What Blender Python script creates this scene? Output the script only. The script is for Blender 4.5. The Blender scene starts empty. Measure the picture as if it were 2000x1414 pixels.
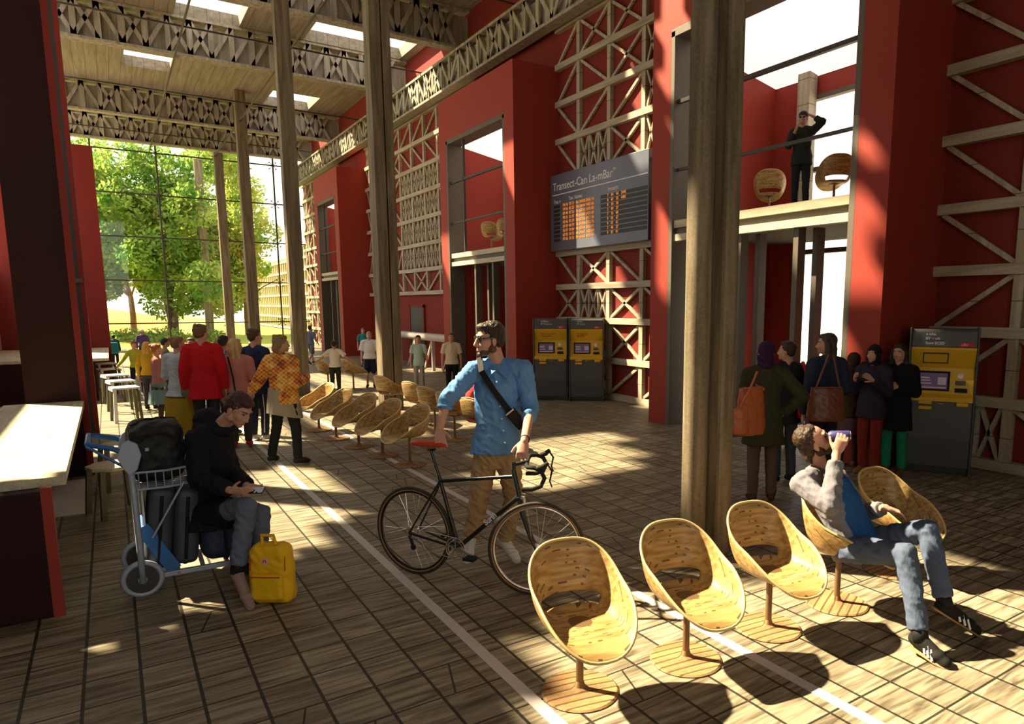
import bpy, bmesh, math, random
from mathutils import Vector, Matrix, noise
V = Vector
random.seed(7)
SC = bpy.context.scene
COL = SC.collection
PI = math.pi

# ------------------------------------------------------------------ camera, world, sun, exposure
F_PX, PX, PY = 1350.0, 1140.0, 790.0
PITCH = math.atan(193.0 / F_PX)
YAW = math.atan(929.0 / math.hypot(F_PX, 193.0))
EYE = V((0, 0, 2.05))
cam_data = bpy.data.cameras.new('camera')
cam_data.sensor_fit = 'HORIZONTAL'
cam_data.sensor_width = 36.0
cam_data.lens = 36.0 * F_PX / 2000.0
cam_data.shift_x = (1000.0 - PX) / 2000.0
cam_data.shift_y = (PY - 707.0) / 2000.0
cam_data.clip_end = 400
cam = bpy.data.objects.new('camera', cam_data)
cam.location = EYE
cam.rotation_euler = (PI / 2 - PITCH, 0, -YAW)
COL.objects.link(cam)
SC.camera = cam

world = bpy.data.worlds.new('world')
SC.world = world
world.use_nodes = True
bg = world.node_tree.nodes['Background']
bg.inputs[0].default_value = (1.0, 0.955, 0.87, 1)
bg.inputs[1].default_value = 1.9

SUN_DIR = V((0.50, -0.60, -0.80)).normalized()
sun_data = bpy.data.lights.new('sun', 'SUN')
sun_data.energy = 21.0
sun_data.angle = math.radians(1.2)
sun_data.color = (1.0, 0.83, 0.53)
sun = bpy.data.objects.new('sun', sun_data)
sun.rotation_euler = SUN_DIR.to_track_quat('-Z', 'Y').to_euler()
sun.location = (-20, 40, 40)
COL.objects.link(sun)

SC.view_settings.view_transform = 'Standard'
SC.view_settings.look = 'None'
SC.view_settings.gamma = 1.0
SC.view_settings.exposure = 0.15
SC.view_settings.use_curve_mapping = False
SC.cycles.use_denoising = True
SC.cycles.max_bounces = 7
SC.cycles.diffuse_bounces = 4
SC.cycles.glossy_bounces = 3
SC.cycles.transparent_max_bounces = 12
SC.cycles.sample_clamp_indirect = 4.0
SC.cycles.caustics_reflective = False
SC.cycles.caustics_refractive = False

# ------------------------------------------------------------------ frame arithmetic: a pixel of the photo to a place in the hall
FH = V((math.sin(YAW), math.cos(YAW), 0))
RT = V((math.cos(YAW), -math.sin(YAW), 0))
FW = FH * math.cos(PITCH) - V((0, 0, 1)) * math.sin(PITCH)
CU = FH * math.sin(PITCH) + V((0, 0, 1)) * math.cos(PITCH)
def ray(u, v): return FW * F_PX + RT * (u - PX) - CU * (v - PY)
def gnd(u, v, z=0.0):
    d = ray(u, v); return EYE + d * ((z - EYE.z) / d.z)
def dep(p): return (V(p) - EYE).dot(FW)
def at(u, v, w): return EYE + ray(u, v) * (w / F_PX)
def vplane(g, u, v):
    "point above the ground point g (vertical plane facing the eye)"
    d = ray(u, v); k = (g - EYE).dot(FH) / d.dot(FH); return EYE + d * k

# ------------------------------------------------------------------ mesh collecting
class MB:
    def __init__(s): s.v = []; s.f = []; s.sm = True
    def add(s, vs, fs):
        n = len(s.v); s.v += [V(p) for p in vs]; s.f += [tuple(i + n for i in f) for f in fs]; return s
    def box(s, c, size, rot=None):
        hx, hy, hz = size[0] / 2, size[1] / 2, size[2] / 2
        vs = [V((x, y, z)) for x in (-hx, hx) for y in (-hy, hy) for z in (-hz, hz)]
        if rot is not None: vs = [rot @ p for p in vs]
        return s.add([p + V(c) for p in vs], [(0,1,3,2),(4,6,7,5),(0,4,5,1),(2,3,7,6),(0,2,6,4),(1,5,7,3)])
    def bb(s, a, b):
        return s.box([(a[i] + b[i]) / 2 for i in range(3)], [abs(a[i] - b[i]) for i in range(3)])
    def bar(s, a, b, w, d, up=V((0, 0, 1))):
        "rectangular bar from a to b, w across (perpendicular to up), d along up"
        a, b = V(a), V(b); x = (b - a); L = x.length; x.normalize()
        y = V(up).cross(x)
        if y.length < 1e-4: y = V((0, 1, 0)).cross(x)
        y.normalize(); z = x.cross(y)
        R = Matrix((x, y, z)).transposed()
        return s.box((a + b) / 2, (L, w, d), R)
    def tube(s, pts, r, n=10, cap=True, closed=False):
        pts = [V(p) for p in pts]; m = len(pts)
        rs = r if isinstance(r, (list, tuple)) else [r] * m
        vs = []; prev = None
        for i, p in enumerate(pts):
            if closed: t = pts[(i + 1) % m] - pts[i - 1]
            else: t = pts[min(i + 1, m - 1)] - pts[max(i - 1, 0)]
            if t.length < 1e-9: t = V((0, 0, 1))
            t.normalize()
            if prev is None:
                a = V((0, 0, 1)) if abs(t.z) < .9 else V((1, 0, 0))
                a = (a - t * a.dot(t)).normalized()
            else:
                a = (prev - t * prev.dot(t))
                a = a.normalized() if a.length > 1e-6 else V((1, 0, 0))
            prev = a; b = t.cross(a)
            vs += [p + (a * math.cos(2 * PI * k / n) + b * math.sin(2 * PI * k / n)) * rs[i] for k in range(n)]
        fs = []
        for i in range(m if closed else m - 1):
            j = (i + 1) % m
            for k in range(n):
                l = (k + 1) % n
                fs.append((i * n + k, i * n + l, j * n + l, j * n + k))
        if cap and not closed:
            fs.append(tuple(range(n))[::-1]); fs.append(tuple((m - 1) * n + k for k in range(n)))
        return s.add(vs, fs)
    def cyl(s, a, b, ra, rb=None, n=16): return s.tube([a, b], [ra, ra if rb is None else rb], n)
    def lathe(s, prof, n=28, M=None):
        "prof: (radius, z) list"
        vs = []; m = len(prof)
        for r, z in prof:
            for k in range(n):
                p = V((r * math.cos(2 * PI * k / n), r * math.sin(2 * PI * k / n), z)); vs.append(M @ p if M else p)
        fs = [(i * n + k, i * n + (k + 1) % n, (i + 1) * n + (k + 1) % n, (i + 1) * n + k) for i in range(m - 1) for k in range(n)]
        if prof[0][0] > 1e-5: fs.append(tuple(range(n))[::-1])
        if prof[-1][0] > 1e-5: fs.append(tuple((m - 1) * n + k for k in range(n)))
        return s.add(vs, fs)
    def prism(s, poly, t0, t1, M=None):
        "2-D polygon (x, y) extruded from z=t0 to t1, then transformed"
        n = len(poly)
        vs = [V((x, y, t0)) for x, y in poly] + [V((x, y, t1)) for x, y in poly]
        if M: vs = [M @ p for p in vs]
        return s.add(vs, [tuple(range(n))[::-1], tuple(range(n, 2 * n))] + [(i, (i + 1) % n, (i + 1) % n + n, i + n) for i in range(n)])
    def ell(s, c, r, R=None, n=14, m=9):
        vs = []; c = V(c)
        r = V(r) if not isinstance(r, (int, float)) else V((r, r, r))
        for i in range(m + 1):
            th = PI * i / m
            for k in range(n):
                p = V((math.sin(th) * math.cos(2 * PI * k / n) * r.x, math.sin(th) * math.sin(2 * PI * k / n) * r.y, math.cos(th) * r.z))
                vs.append(c + (R @ p if R else p))
        fs = [(i * n + k, (i + 1) * n + k, (i + 1) * n + (k + 1) % n, i * n + (k + 1) % n) for i in range(m) for k in range(n)]
        return s.add(vs, fs)
    def cap(s, a, b, ra, rb=None, n=12):
        "tapered capsule"
        a, b = V(a), V(b); rb = ra if rb is None else rb
        t = b - a
        if t.length < 1e-6: return s.ell(a, ra)
        t.normalize(); pts = []; rs = []
        for k in range(4): th = PI / 2 * (1 - k / 4); pts.append(a - t * ra * math.sin(th)); rs.append(max(ra * math.cos(th), .0004))
        pts.append(a); rs.append(ra); pts.append(b); rs.append(rb)
        for k in range(1, 5): th = PI / 2 * k / 4; pts.append(b + t * rb * math.sin(th)); rs.append(max(rb * math.cos(th), .0004))
        return s.tube(pts, rs, n)
    def loft(s, rings, n=18, cap=True):
        "rings: (centre, axis x vector (half width), axis y vector (half depth))"
        vs = []
        for c, ax, ay in rings:
            for k in range(n):
                a = 2 * PI * k / n; vs.append(V(c) + V(ax) * math.cos(a) + V(ay) * math.sin(a))
        m = len(rings)
        fs = [(i * n + k, i * n + (k + 1) % n, (i + 1) * n + (k + 1) % n, (i + 1) * n + k) for i in range(m - 1) for k in range(n)]
        if cap: fs += [tuple(range(n))[::-1], tuple((m - 1) * n + k for k in range(n))]
        return s.add(vs, fs)
    def grid(s, P, closed_u=False):
        "P: rows of points"
        m = len(P); n = len(P[0]); vs = [p for row in P for p in row]
        fs = [(i * n + k, i * n + (k + 1) % n, (i + 1) * n + (k + 1) % n, (i + 1) * n + k) for i in range(m - 1) for k in range(n if closed_u else n - 1)]
        return s.add(vs, fs)
    def mesh(s, name, smooth=None):
        me = bpy.data.meshes.new(name)
        me.from_pydata([tuple(p) for p in s.v], [], s.f); me.update()
        bm = bmesh.new(); bm.from_mesh(me)
        bmesh.ops.recalc_face_normals(bm, faces=bm.faces); bm.to_mesh(me); bm.free()
        if smooth:
            me.polygons.foreach_set('use_smooth', [True] * len(me.polygons))
            if smooth != True: me.set_sharp_from_angle(angle=math.radians(smooth))
        return me
    def build(s, name, mat, parent=None, smooth=None, bevel=0, label=None, solid=0, sub=0):
        me = s.mesh(name, smooth)
        return link(name, me, mat, parent, bevel, label, solid, sub)

def link(name, me, mat, parent=None, bevel=0, label=None, solid=0, sub=0):
    o = bpy.data.objects.new(name, me); COL.objects.link(o)
    if mat is not None:
        for m in (mat if isinstance(mat, (list, tuple)) else [mat]): me.materials.append(m)
    if parent: o.parent = parent
    if label: o['label'] = label
    if solid: md = o.modifiers.new('t', 'SOLIDIFY'); md.thickness = solid; md.offset = 0
    if bevel: md = o.modifiers.new('b', 'BEVEL'); md.width = bevel; md.segments = 2; md.limit_method = 'ANGLE'
    if sub: md = o.modifiers.new('s', 'SUBSURF'); md.levels = md.render_levels = sub
    return o
def tag(o, label, cat, group=None, kind=None):
    o['label'] = label; o['category'] = cat
    if group: o['group'] = group
    if kind: o['kind'] = kind
    return o
def thing(name, label, cat, loc=(0, 0, 0), rz=0.0, group=None):
    o = bpy.data.objects.new(name, None); COL.objects.link(o)
    o.location = loc; o.rotation_euler = (0, 0, rz); o.empty_display_size = .1
    return tag(o, label, cat, group)
def struct(o): o['kind'] = 'structure'; return o
def dup(root, loc, rz=None, label=None, group=None, scale=None):
    r = root.copy(); COL.objects.link(r); r.location = loc
    if rz is not None: r.rotation_euler = (0, 0, rz)
    if scale: r.scale = (scale,) * 3
    if label: r['label'] = label
    if group: r['group'] = group
    for ch in list(root.children):
        c = ch.copy(); COL.objects.link(c); c.parent = r
        for gc in list(ch.children):
            d = gc.copy(); COL.objects.link(d); d.parent = c
    return r

TMP = bpy.data.scenes.new('workshop')      # a side scene, so that evaluating one mesh never touches the hall
def evaluated(o):
    TMP.collection.objects.link(o); vl = TMP.view_layers[0]; vl.update()
    me = bpy.data.meshes.new_from_object(o.evaluated_get(vl.depsgraph)); bpy.data.objects.remove(o); return me
# voxel remesh of overlapping solids into one continuous surface
def blob(mb, name, vox=.008, smooth=4, disp=0, dscale=.1):
    me = mb.mesh(name)
    o = bpy.data.objects.new('tmp', me)
    r = o.modifiers.new('r', 'REMESH'); r.mode = 'VOXEL'; r.voxel_size = vox; r.use_smooth_shade = True
    if smooth: sm = o.modifiers.new('s', 'SMOOTH'); sm.factor = .5; sm.iterations = smooth
    out = evaluated(o); bpy.data.meshes.remove(me)
    out.name = name
    if disp:
        nm = [V(v.vector) for v in out.vertex_normals]; flat = []
        for v, n_ in zip(out.vertices, nm):
            p = V(v.co); q = V((p.x, p.y, p.z * 1.25 + .6 * p.x - .4 * p.y)) / dscale
            a = 1 - abs(noise.noise(q)) * 2.2
            flat += (p + n_ * (disp * (a * .8 - .1 + .35 * noise.noise(q * 2.1 + V((3, 1, 2))))))[:]
        out.vertices.foreach_set('co', flat)
    out.polygons.foreach_set('use_smooth', [True] * len(out.polygons))
    return out
def text_mesh(s, size, name='lettering', ext=.002, align='LEFT', bold=0):
    cu = bpy.data.curves.new(name, 'FONT'); cu.body = s; cu.size = size; cu.extrude = ext; cu.align_x = align; cu.offset = bold
    cu.resolution_u = 3
    me = evaluated(bpy.data.objects.new('tmp', cu))
    me.materials.clear(); me.name = name
    return me
def place_mesh(me, M): me.transform(M); return me
def frame(o, x, y):
    "4x4 with axes x, y (orthogonalised) at o"
    x = V(x).normalized(); z = x.cross(V(y)).normalized(); y = z.cross(x)
    M = Matrix((x, y, z)).transposed().to_4x4(); M.translation = V(o); return M

# ------------------------------------------------------------------ materials
def nodes(m): return m.node_tree.nodes, m.node_tree.links
def mat(name, col, rough=.7, metal=0, var=.12, scale=8, bump=0, bscale=40, stretch=(1, 1, 1), emit=None, estr=1, spec=.4, alpha=None, trans=0):
    m = bpy.data.materials.new(name); m.use_nodes = True; N, L = nodes(m); b = N['Principled BSDF']
    b.inputs['Roughness'].default_value = rough; b.inputs['Metallic'].default_value = metal
    b.inputs['Specular IOR Level'].default_value = spec
    c = (*col, 1)
    tc = N.new('ShaderNodeTexCoord'); mp = N.new('ShaderNodeMapping'); mp.inputs['Scale'].default_value = stretch
    L.new(tc.outputs['Object'], mp.inputs['Vector'])
    if var:
        nz = N.new('ShaderNodeTexNoise'); nz.inputs['Scale'].default_value = scale; nz.inputs['Detail'].default_value = 4
        L.new(mp.outputs[0], nz.inputs['Vector'])
        mx = N.new('ShaderNodeMix'); mx.data_type = 'RGBA'
        mx.inputs['A'].default_value = tuple(max(0, x * (1 - var)) for x in col) + (1,)
        mx.inputs['B'].default_value = tuple(min(1, x * (1 + var)) for x in col) + (1,)
        L.new(nz.outputs['Fac'], mx.inputs['Factor']); L.new(mx.outputs['Result'], b.inputs['Base Color'])
    else: b.inputs['Base Color'].default_value = c
    if bump:
        n2 = N.new('ShaderNodeTexNoise'); n2.inputs['Scale'].default_value = bscale; n2.inputs['Detail'].default_value = 3
        L.new(mp.outputs[0], n2.inputs['Vector'])
        bp = N.new('ShaderNodeBump'); bp.inputs['Strength'].default_value = bump; bp.inputs['Distance'].default_value = .02
        L.new(n2.outputs['Fac'], bp.inputs['Height']); L.new(bp.outputs[0], b.inputs['Normal'])
    if emit: b.inputs['Emission Color'].default_value = (*emit, 1); b.inputs['Emission Strength'].default_value = estr
    if trans: b.inputs['Transmission Weight'].default_value = trans
    if alpha is not None: b.inputs['Alpha'].default_value = alpha
    return m
def math_n(N, L, op, a, b=None):
    n = N.new('ShaderNodeMath'); n.operation = op
    for i, x in enumerate((a, b)):
        if x is None: continue
        if isinstance(x, (int, float)): n.inputs[i].default_value = x
        else: L.new(x, n.inputs[i])
    return n.outputs[0]
def ramp(N, L, fac, stops):
    r = N.new('ShaderNodeValToRGB'); e = r.color_ramp.elements
    e[0].position = stops[0][0]; e[0].color = (*stops[0][1], 1); e[1].position = stops[-1][0]; e[1].color = (*stops[-1][1], 1)
    for p, c in stops[1:-1]: k = e.new(p); k.color = (*c, 1)
    L.new(fac, r.inputs[0]); return r.outputs[0]

def wood_mat(name, light, dark, axis='Z', scale=1.0, boards=0.0, rough=.7, joint=0.0):
    "weathered wood: streaks run along axis; boards: width of boards across the first other axis; joint: spacing of joints along the axis"
    m = bpy.data.materials.new(name); m.use_nodes = True; N, L = nodes(m); b = N['Principled BSDF']; b.inputs['Roughness'].default_value = rough
    b.inputs['Specular IOR Level'].default_value = .25
    tc = N.new('ShaderNodeTexCoord'); mp = N.new('ShaderNodeMapping')
    s = {'X': (1.2, 16, 16), 'Y': (16, 1.2, 16), 'Z': (16, 16, 1.2)}[axis]
    mp.inputs['Scale'].default_value = [k * scale for k in s]; L.new(tc.outputs['Object'], mp.inputs['Vector'])
    nz = N.new('ShaderNodeTexNoise'); nz.inputs['Scale'].default_value = 1; nz.inputs['Detail'].default_value = 5; nz.inputs['Distortion'].default_value = .6
    L.new(mp.outputs[0], nz.inputs['Vector'])
    nf = N.new('ShaderNodeTexNoise'); nf.inputs['Scale'].default_value = 60 * scale; nf.inputs['Detail'].default_value = 2
    L.new(tc.outputs['Object'], nf.inputs['Vector'])
    mid = [(a + c) / 2 for a, c in zip(light, dark)]
    c = ramp(N, L, math_n(N, L, 'ADD', math_n(N, L, 'MULTIPLY', nz.outputs['Fac'], .75), math_n(N, L, 'MULTIPLY', nf.outputs['Fac'], .25)), [(.34, dark), (.5, mid), (.64, light)])
    sep = N.new('ShaderNodeSeparateXYZ'); L.new(tc.outputs['Object'], sep.inputs[0])
    lines = None
    def line(out, step, wid):
        w = math_n(N, L, 'FRACT', math_n(N, L, 'DIVIDE', math_n(N, L, 'ADD', out, 1000 * step), step)); return math_n(N, L, 'LESS_THAN', w, wid / step)
    if boards: lines = line(sep.outputs[{'X': 1, 'Y': 0, 'Z': 1}[axis]], boards, .012)
    if joint:
        j = line(sep.outputs['XYZ'.index(axis)], joint, .012); lines = j if lines is None else math_n(N, L, 'MAXIMUM', lines, j)
    if lines is not None:
        mx = N.new('ShaderNodeMix'); mx.data_type = 'RGBA'; L.new(math_n(N, L, 'MULTIPLY', lines, .8), mx.inputs['Factor']); L.new(c, mx.inputs['A'])
        mx.inputs['B'].default_value = (*[k * .25 for k in dark], 1); c = mx.outputs['Result']
    L.new(c, b.inputs['Base Color'])
    bp = N.new('ShaderNodeBump'); bp.inputs['Strength'].default_value = .35; bp.inputs['Distance'].default_value = .01
    L.new(nz.outputs['Fac'], bp.inputs['Height']); L.new(bp.outputs[0], b.inputs['Normal'])
    return m

def floor_mat():
    m = bpy.data.materials.new('plank_floor'); m.use_nodes = True; N, L = nodes(m); b = N['Principled BSDF']
    b.inputs['Roughness'].default_value = .5; b.inputs['Specular IOR Level'].default_value = .3
    tc = N.new('ShaderNodeTexCoord'); sep = N.new('ShaderNodeSeparateXYZ'); L.new(tc.outputs['Object'], sep.inputs[0])
    X, Y = sep.outputs[0], sep.outputs[1]
    SX, SY = .262, .31
    gx = math_n(N, L, 'DIVIDE', math_n(N, L, 'ADD', X, 26.2 + .02), SX); gy = math_n(N, L, 'DIVIDE', math_n(N, L, 'ADD', Y, 31 - .12), SY)
    fx = math_n(N, L, 'FRACT', gx); fy = math_n(N, L, 'FRACT', gy)
    lx = math_n(N, L, 'LESS_THAN', fx, .017 / SX); ly = math_n(N, L, 'LESS_THAN', fy, .013 / SY)
    # a second, finer joint half way along every other board
    cid = N.new('ShaderNodeCombineXYZ'); L.new(math_n(N, L, 'FLOOR', gx), cid.inputs[0]); L.new(math_n(N, L, 'FLOOR', gy), cid.inputs[1])
    wn = N.new('ShaderNodeTexWhiteNoise'); wn.noise_dimensions = '2D'; L.new(cid.outputs[0], wn.inputs['Vector'])
    wv = wn.outputs['Value']
    extra = math_n(N, L, 'MULTIPLY', math_n(N, L, 'LESS_THAN', math_n(N, L, 'ABSOLUTE', math_n(N, L, 'SUBTRACT', fx, math_n(N, L, 'ADD', .3, math_n(N, L, 'MULTIPLY', fy, .35)))), .022), math_n(N, L, 'LESS_THAN', wv, .07))
    lines = math_n(N, L, 'MAXIMUM', math_n(N, L, 'MAXIMUM', lx, ly), extra)
    mp = N.new('ShaderNodeMapping'); mp.inputs['Scale'].default_value = (2.2, 26, 1); L.new(tc.outputs['Object'], mp.inputs['Vector'])
    ad = N.new('ShaderNodeVectorMath'); ad.operation = 'ADD'; L.new(mp.outputs[0], ad.inputs[0])
    sh = N.new('ShaderNodeCombineXYZ'); L.new(math_n(N, L, 'MULTIPLY', wv, 30), sh.inputs[0]); L.new(math_n(N, L, 'MULTIPLY', wv, 17), sh.inputs[2]); L.new(sh.outputs[0], ad.inputs[1])
    nz = N.new('ShaderNodeTexNoise'); nz.inputs['Scale'].default_value = 1; nz.inputs['Detail'].default_value = 5; nz.inputs['Distortion'].default_value = .8; L.new(ad.outputs[0], nz.inputs['Vector'])
    c = ramp(N, L, nz.outputs['Fac'], [(.30, (.085, .068, .045)), (.46, (.23, .19, .13)), (.68, (.42, .36, .255))])
    mx = N.new('ShaderNodeMix'); mx.data_type = 'RGBA'; mx.blend_type = 'MULTIPLY'; mx.inputs['Factor'].default_value = 1
    tint = ramp(N, L, wv, [(0, (.72, .72, .70)), (1, (1.0, 1.0, 1.0))]); L.new(c, mx.inputs['A']); L.new(tint, mx.inputs['B'])
    m2 = N.new('ShaderNodeMix'); m2.data_type = 'RGBA'; L.new(math_n(N, L, 'MULTIPLY', lines, .92), m2.inputs['Factor']); L.new(mx.outputs['Result'], m2.inputs['A']); m2.inputs['B'].default_value = (.012, .010, .008, 1)
    L.new(m2.outputs['Result'], b.inputs['Base Color'])
    hg = math_n(N, L, 'SUBTRACT', math_n(N, L, 'MULTIPLY', nz.outputs['Fac'], .4), lines)
    bp = N.new('ShaderNodeBump'); bp.inputs['Strength'].default_value = .4; bp.inputs['Distance'].default_value = .006
    L.new(hg, bp.inputs['Height']); L.new(bp.outputs[0], b.inputs['Normal'])
    return m
M = {}
M['floor'] = floor_mat()
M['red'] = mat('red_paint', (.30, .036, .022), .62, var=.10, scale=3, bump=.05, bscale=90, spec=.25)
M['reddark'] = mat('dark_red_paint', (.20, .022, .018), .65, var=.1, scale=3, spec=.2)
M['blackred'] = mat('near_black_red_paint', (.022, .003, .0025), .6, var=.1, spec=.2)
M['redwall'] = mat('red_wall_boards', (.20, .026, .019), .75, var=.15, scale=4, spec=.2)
M['lattice'] = wood_mat('grey_timber_lattice', (.50, .44, .33), (.30, .255, .18), 'Z', .7, joint=.42)
M['lattice_y'] = wood_mat('grey_timber_beam', (.50, .44, .33), (.30, .255, .18), 'Y', .7)
M['column'] = wood_mat('timber_column', (.25, .20, .13), (.10, .078, .048), 'Z', .8)
M['ceil'] = wood_mat('ceiling_boards', (.33, .285, .215), (.20, .17, .125), 'Y', .5, boards=.34)
M['truss'] = wood_mat('roof_truss_timber', (.40, .36, .29), (.20, .175, .13), 'Z', .6)
M['steel'] = mat('dark_steel', (.055, .048, .042), .5, .4, var=.1)
M['mull'] = mat('bronze_mullion', (.12, .10, .08), .55, .3, var=.1)
M['glass'] = None
M['concrete'] = wood_mat('pale_balcony_edge', (.62, .56, .40), (.42, .37, .25), 'Y', 1.2)
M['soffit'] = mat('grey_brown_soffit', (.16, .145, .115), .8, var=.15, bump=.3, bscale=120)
M['lum'] = mat('luminous_ceiling', (.9, .86, .8), .6, var=0, emit=(1, .93, .85), estr=.95)
M['strip'] = mat('pale_floor_strip', (.55, .51, .50), .5, var=.1, scale=12)
M['pad'] = mat('pale_floor_pad', (.62, .57, .55), .6, var=.06)
M['door'] = mat('grey_door', (.055, .06, .06), .6)
M['pipe'] = mat('pale_metal_rail', (.52, .47, .40), .5, .1, var=.1)
# ------------------------------------------------------------------ thin glass
def glass_mat(name, tint=(1, 1, 1), refl=.03):
    m = bpy.data.materials.new(name); m.use_nodes = True; N, L = nodes(m); N.remove(N['Principled BSDF'])
    t = N.new('ShaderNodeBsdfTransparent'); t.inputs[0].default_value = (*tint, 1); g = N.new('ShaderNodeBsdfGlossy'); g.inputs['Roughness'].default_value = .02
    mx = N.new('ShaderNodeMixShader'); mx.inputs[0].default_value = refl; L.new(t.outputs[0], mx.inputs[1]); L.new(g.outputs[0], mx.inputs[2]); L.new(mx.outputs[0], N['Material Output'].inputs[0])
    return m
M['glass'] = glass_mat('window_glass', (.97, .99, .96))

WX = 9.1           # hall face of the right wall
GY = 40.0          # glass end wall
RZ = 10.3          # underside of the roof
LX = -2.4          # left wall
BY = -4.0          # hall continues behind the eye

# ------------------------------------------------------------------ floor and outside ground
m_ = MB(); m_.bb((LX, BY, -.3), (13.0, GY, 0)); struct(m_.build('floor', M['floor']))
M['lawn'] = mat('sunlit_lawn', (.30, .36, .035), .9, var=.35, scale=1.5, bump=.4, bscale=30)
M['orange'] = mat('orange_gravel_bank', (.52, .27, .035), .9, var=.25, scale=.6)
M['paving'] = mat('pale_outdoor_paving', (.45, .42, .36), .8, var=.1, scale=2)
m_ = MB(); m_.bb((-80, GY, -.35), (13, 180, -.05)); o = m_.build('lawn', M['lawn']); struct(o)
m_ = MB(); m_.bb((13.0, -30, -.35), (60, 180, -.05)); o = m_.build('pavement', M['paving']); struct(o)
m_ = MB(); m_.bb((-80, -30, -.35), (LX, GY, -.05)); o = m_.build('pavement', M['paving']); struct(o)
# raised bank of orange gravel behind the trees
m_ = MB(); n_ = 24
m_.grid([[V((-40 + 44 * i / n_, y_, h_ * (.8 + .25 * math.sin(i * .7)) - .05)) for i in range(n_ + 1)] for y_, h_ in ((58, 0), (64, .7), (72, 1.5), (84, 2.0), (96, 1.8))])
o = m_.build('gravel_bank', M['orange'], smooth=True); struct(o)

# two pale guide strips set in the boards
for x_, w_, lab in ((1.68, .07, 'pale guide strip in the floor, running past the suitcase trolley and the front wheel'), (2.98, .07, 'pale guide strip in the floor, running under the front row of chairs')):
    m_ = MB(); m_.bb((x_ - w_ / 2, BY, 0), (x_ + w_ / 2, GY, .004)); o = m_.build('trim_1' if x_ < 2 else 'trim_2', M['strip']); struct(o)

# ------------------------------------------------------------------ right wall (openings where the red portals pass through)
PORT = [(5.04, 9.48), (14.37, 18.62), (28.9, 32.7)]
m_ = MB()
ys = [BY, 5.04, 9.48, 14.37, 18.62, 28.9, 32.7, GY]
for i in range(0, 8, 2): m_.bb((WX, ys[i], 0), (WX + .25, ys[i + 1], RZ))
for a, b in PORT: m_.bb((WX, a, 7.5), (WX + .25, b, RZ))
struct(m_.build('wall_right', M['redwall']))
w = thing('window_fill', 'x', 'window', (0, BY, 0)); struct(w); del w['category']; del w['label']   # unseen glazing added behind the eye for frontal fill light
MB().bb((LX, -.012, 0), (2.0, 0, RZ)).build('glass_pane', M['glass'], w)
struct(MB().bb((2.0, BY - .2, 0), (WX + .25, BY, RZ)).build('wall_back', M['redwall']))  # unseen wall, width set to keep the fill off the right side
f = MB()
for i in range(3): f.bb((LX + i * 2.2 - .03, .0, 0), (LX + i * 2.2 + .03, .08, RZ))
for i in range(1, 6): f.bb((LX, 0, i * 2.05 - .03), (2.0, .06, i * 2.05 + .03))
f.build('mullion', M['steel'], w)

# ------------------------------------------------------------------ timber lattice on the wall
CH = [.07, .86, 1.72, 2.49, 3.27, 4.12, 4.98, 5.83, 6.66, 7.48, 8.3, 9.15]
def lattice(y0, y1, z0, z1, label, seed, first=None, step=1.15, dense=(), group='timber lattices on the red wall'):
    rnd = random.Random(seed)
    t = thing('timber_lattice', label, 'lattice', (WX - .002, y0, 0), 0, group)
    L_ = y1 - y0; D = .09
    zs = [z for z in CH if z0 - .01 <= z <= z1 + .01]
    yv = []; y = (first - y0) if first is not None else .05
    while y < L_ - .03: yv.append(y); y += step
    for z in zs: MB().bb((-D - .03, 0, z - .065), (0, L_, z + .065)).build('beam', M['lattice_y'], t)
    for y in yv: MB().bb((-D, y - .06, zs[0]), (0, y + .06, zs[-1])).build('post', M['lattice'], t)
    ed = [0] + yv + [L_]; ed = [e for i, e in enumerate(ed) if i == 0 or e - ed[i - 1] > .15]
    for j in range(len(zs) - 1):
        b = MB(); za, zb = zs[j] + .06, zs[j + 1] - .06
        for i in range(len(ed) - 1):
            a, c = ed[i] + .05, ed[i + 1] - .05
            k = 'D' if (i, j) in dense else rnd.choice('///\\\\\\XXF' if i % 2 == 0 else '\\\\\\///XD')
            X_ = -.045
            def br(p, q, w=.06): b.bar((X_, p[0], p[1]), (X_, q[0], q[1]), .05, w, up=V((1, 0, 0)).cross(V((0, q[0] - p[0], q[1] - p[1]))).normalized())
            if k in '/X': br((a, za), (c, zb))
            if k in '\\X': br((a, zb), (c, za))
            if k == 'F':
                m = (a + c) / 2; br((m, za), (a, zb)); br((m, za), (c, zb)); br((m, za), (m, zb))
            if k == 'D':
                w = (c - a) / 3
                for q in range(3):
                    br((a + q * w + .03, za), (a + (q + 1) * w - .03, zb), .045); br((a + q * w + .03, zb), (a + (q + 1) * w - .03, za), .045)
                    if q: br((a + q * w, za), (a + q * w, zb), .05)
        b.build('brace', M['lattice'], t)
    return t
lattice(9.48, 14.37, .07, 9.15, 'grey timber lattice on red wall between the two nearer portals, behind the departure board', 3, first=10.0, dense={(1, 5), (1, 6), (1, 7), (1, 8), (0, 6), (0, 7), (0, 1)})
lattice(18.62, 28.9, 2.49, 9.15, 'grey timber lattice on red wall stopping above the grey door', 5, first=19.2, dense={(i, j) for i in (3, 4, 5) for j in (1, 2, 3, 4)})
lattice(32.7, 40, .07, 9.15, 'sunlit timber lattice on the wall stretch beside the glass end wall', 8, first=33.3, dense={(1, 3), (2, 3), (3, 0), (1, 0)})
lattice(-1.0, 5.04, .07, 9.15, 'shadowed timber lattice behind the single ticket machine', 11, first=-.6, dense={(4, 7), (4, 8), (3, 7), (4, 6), (3, 6)})

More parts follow.
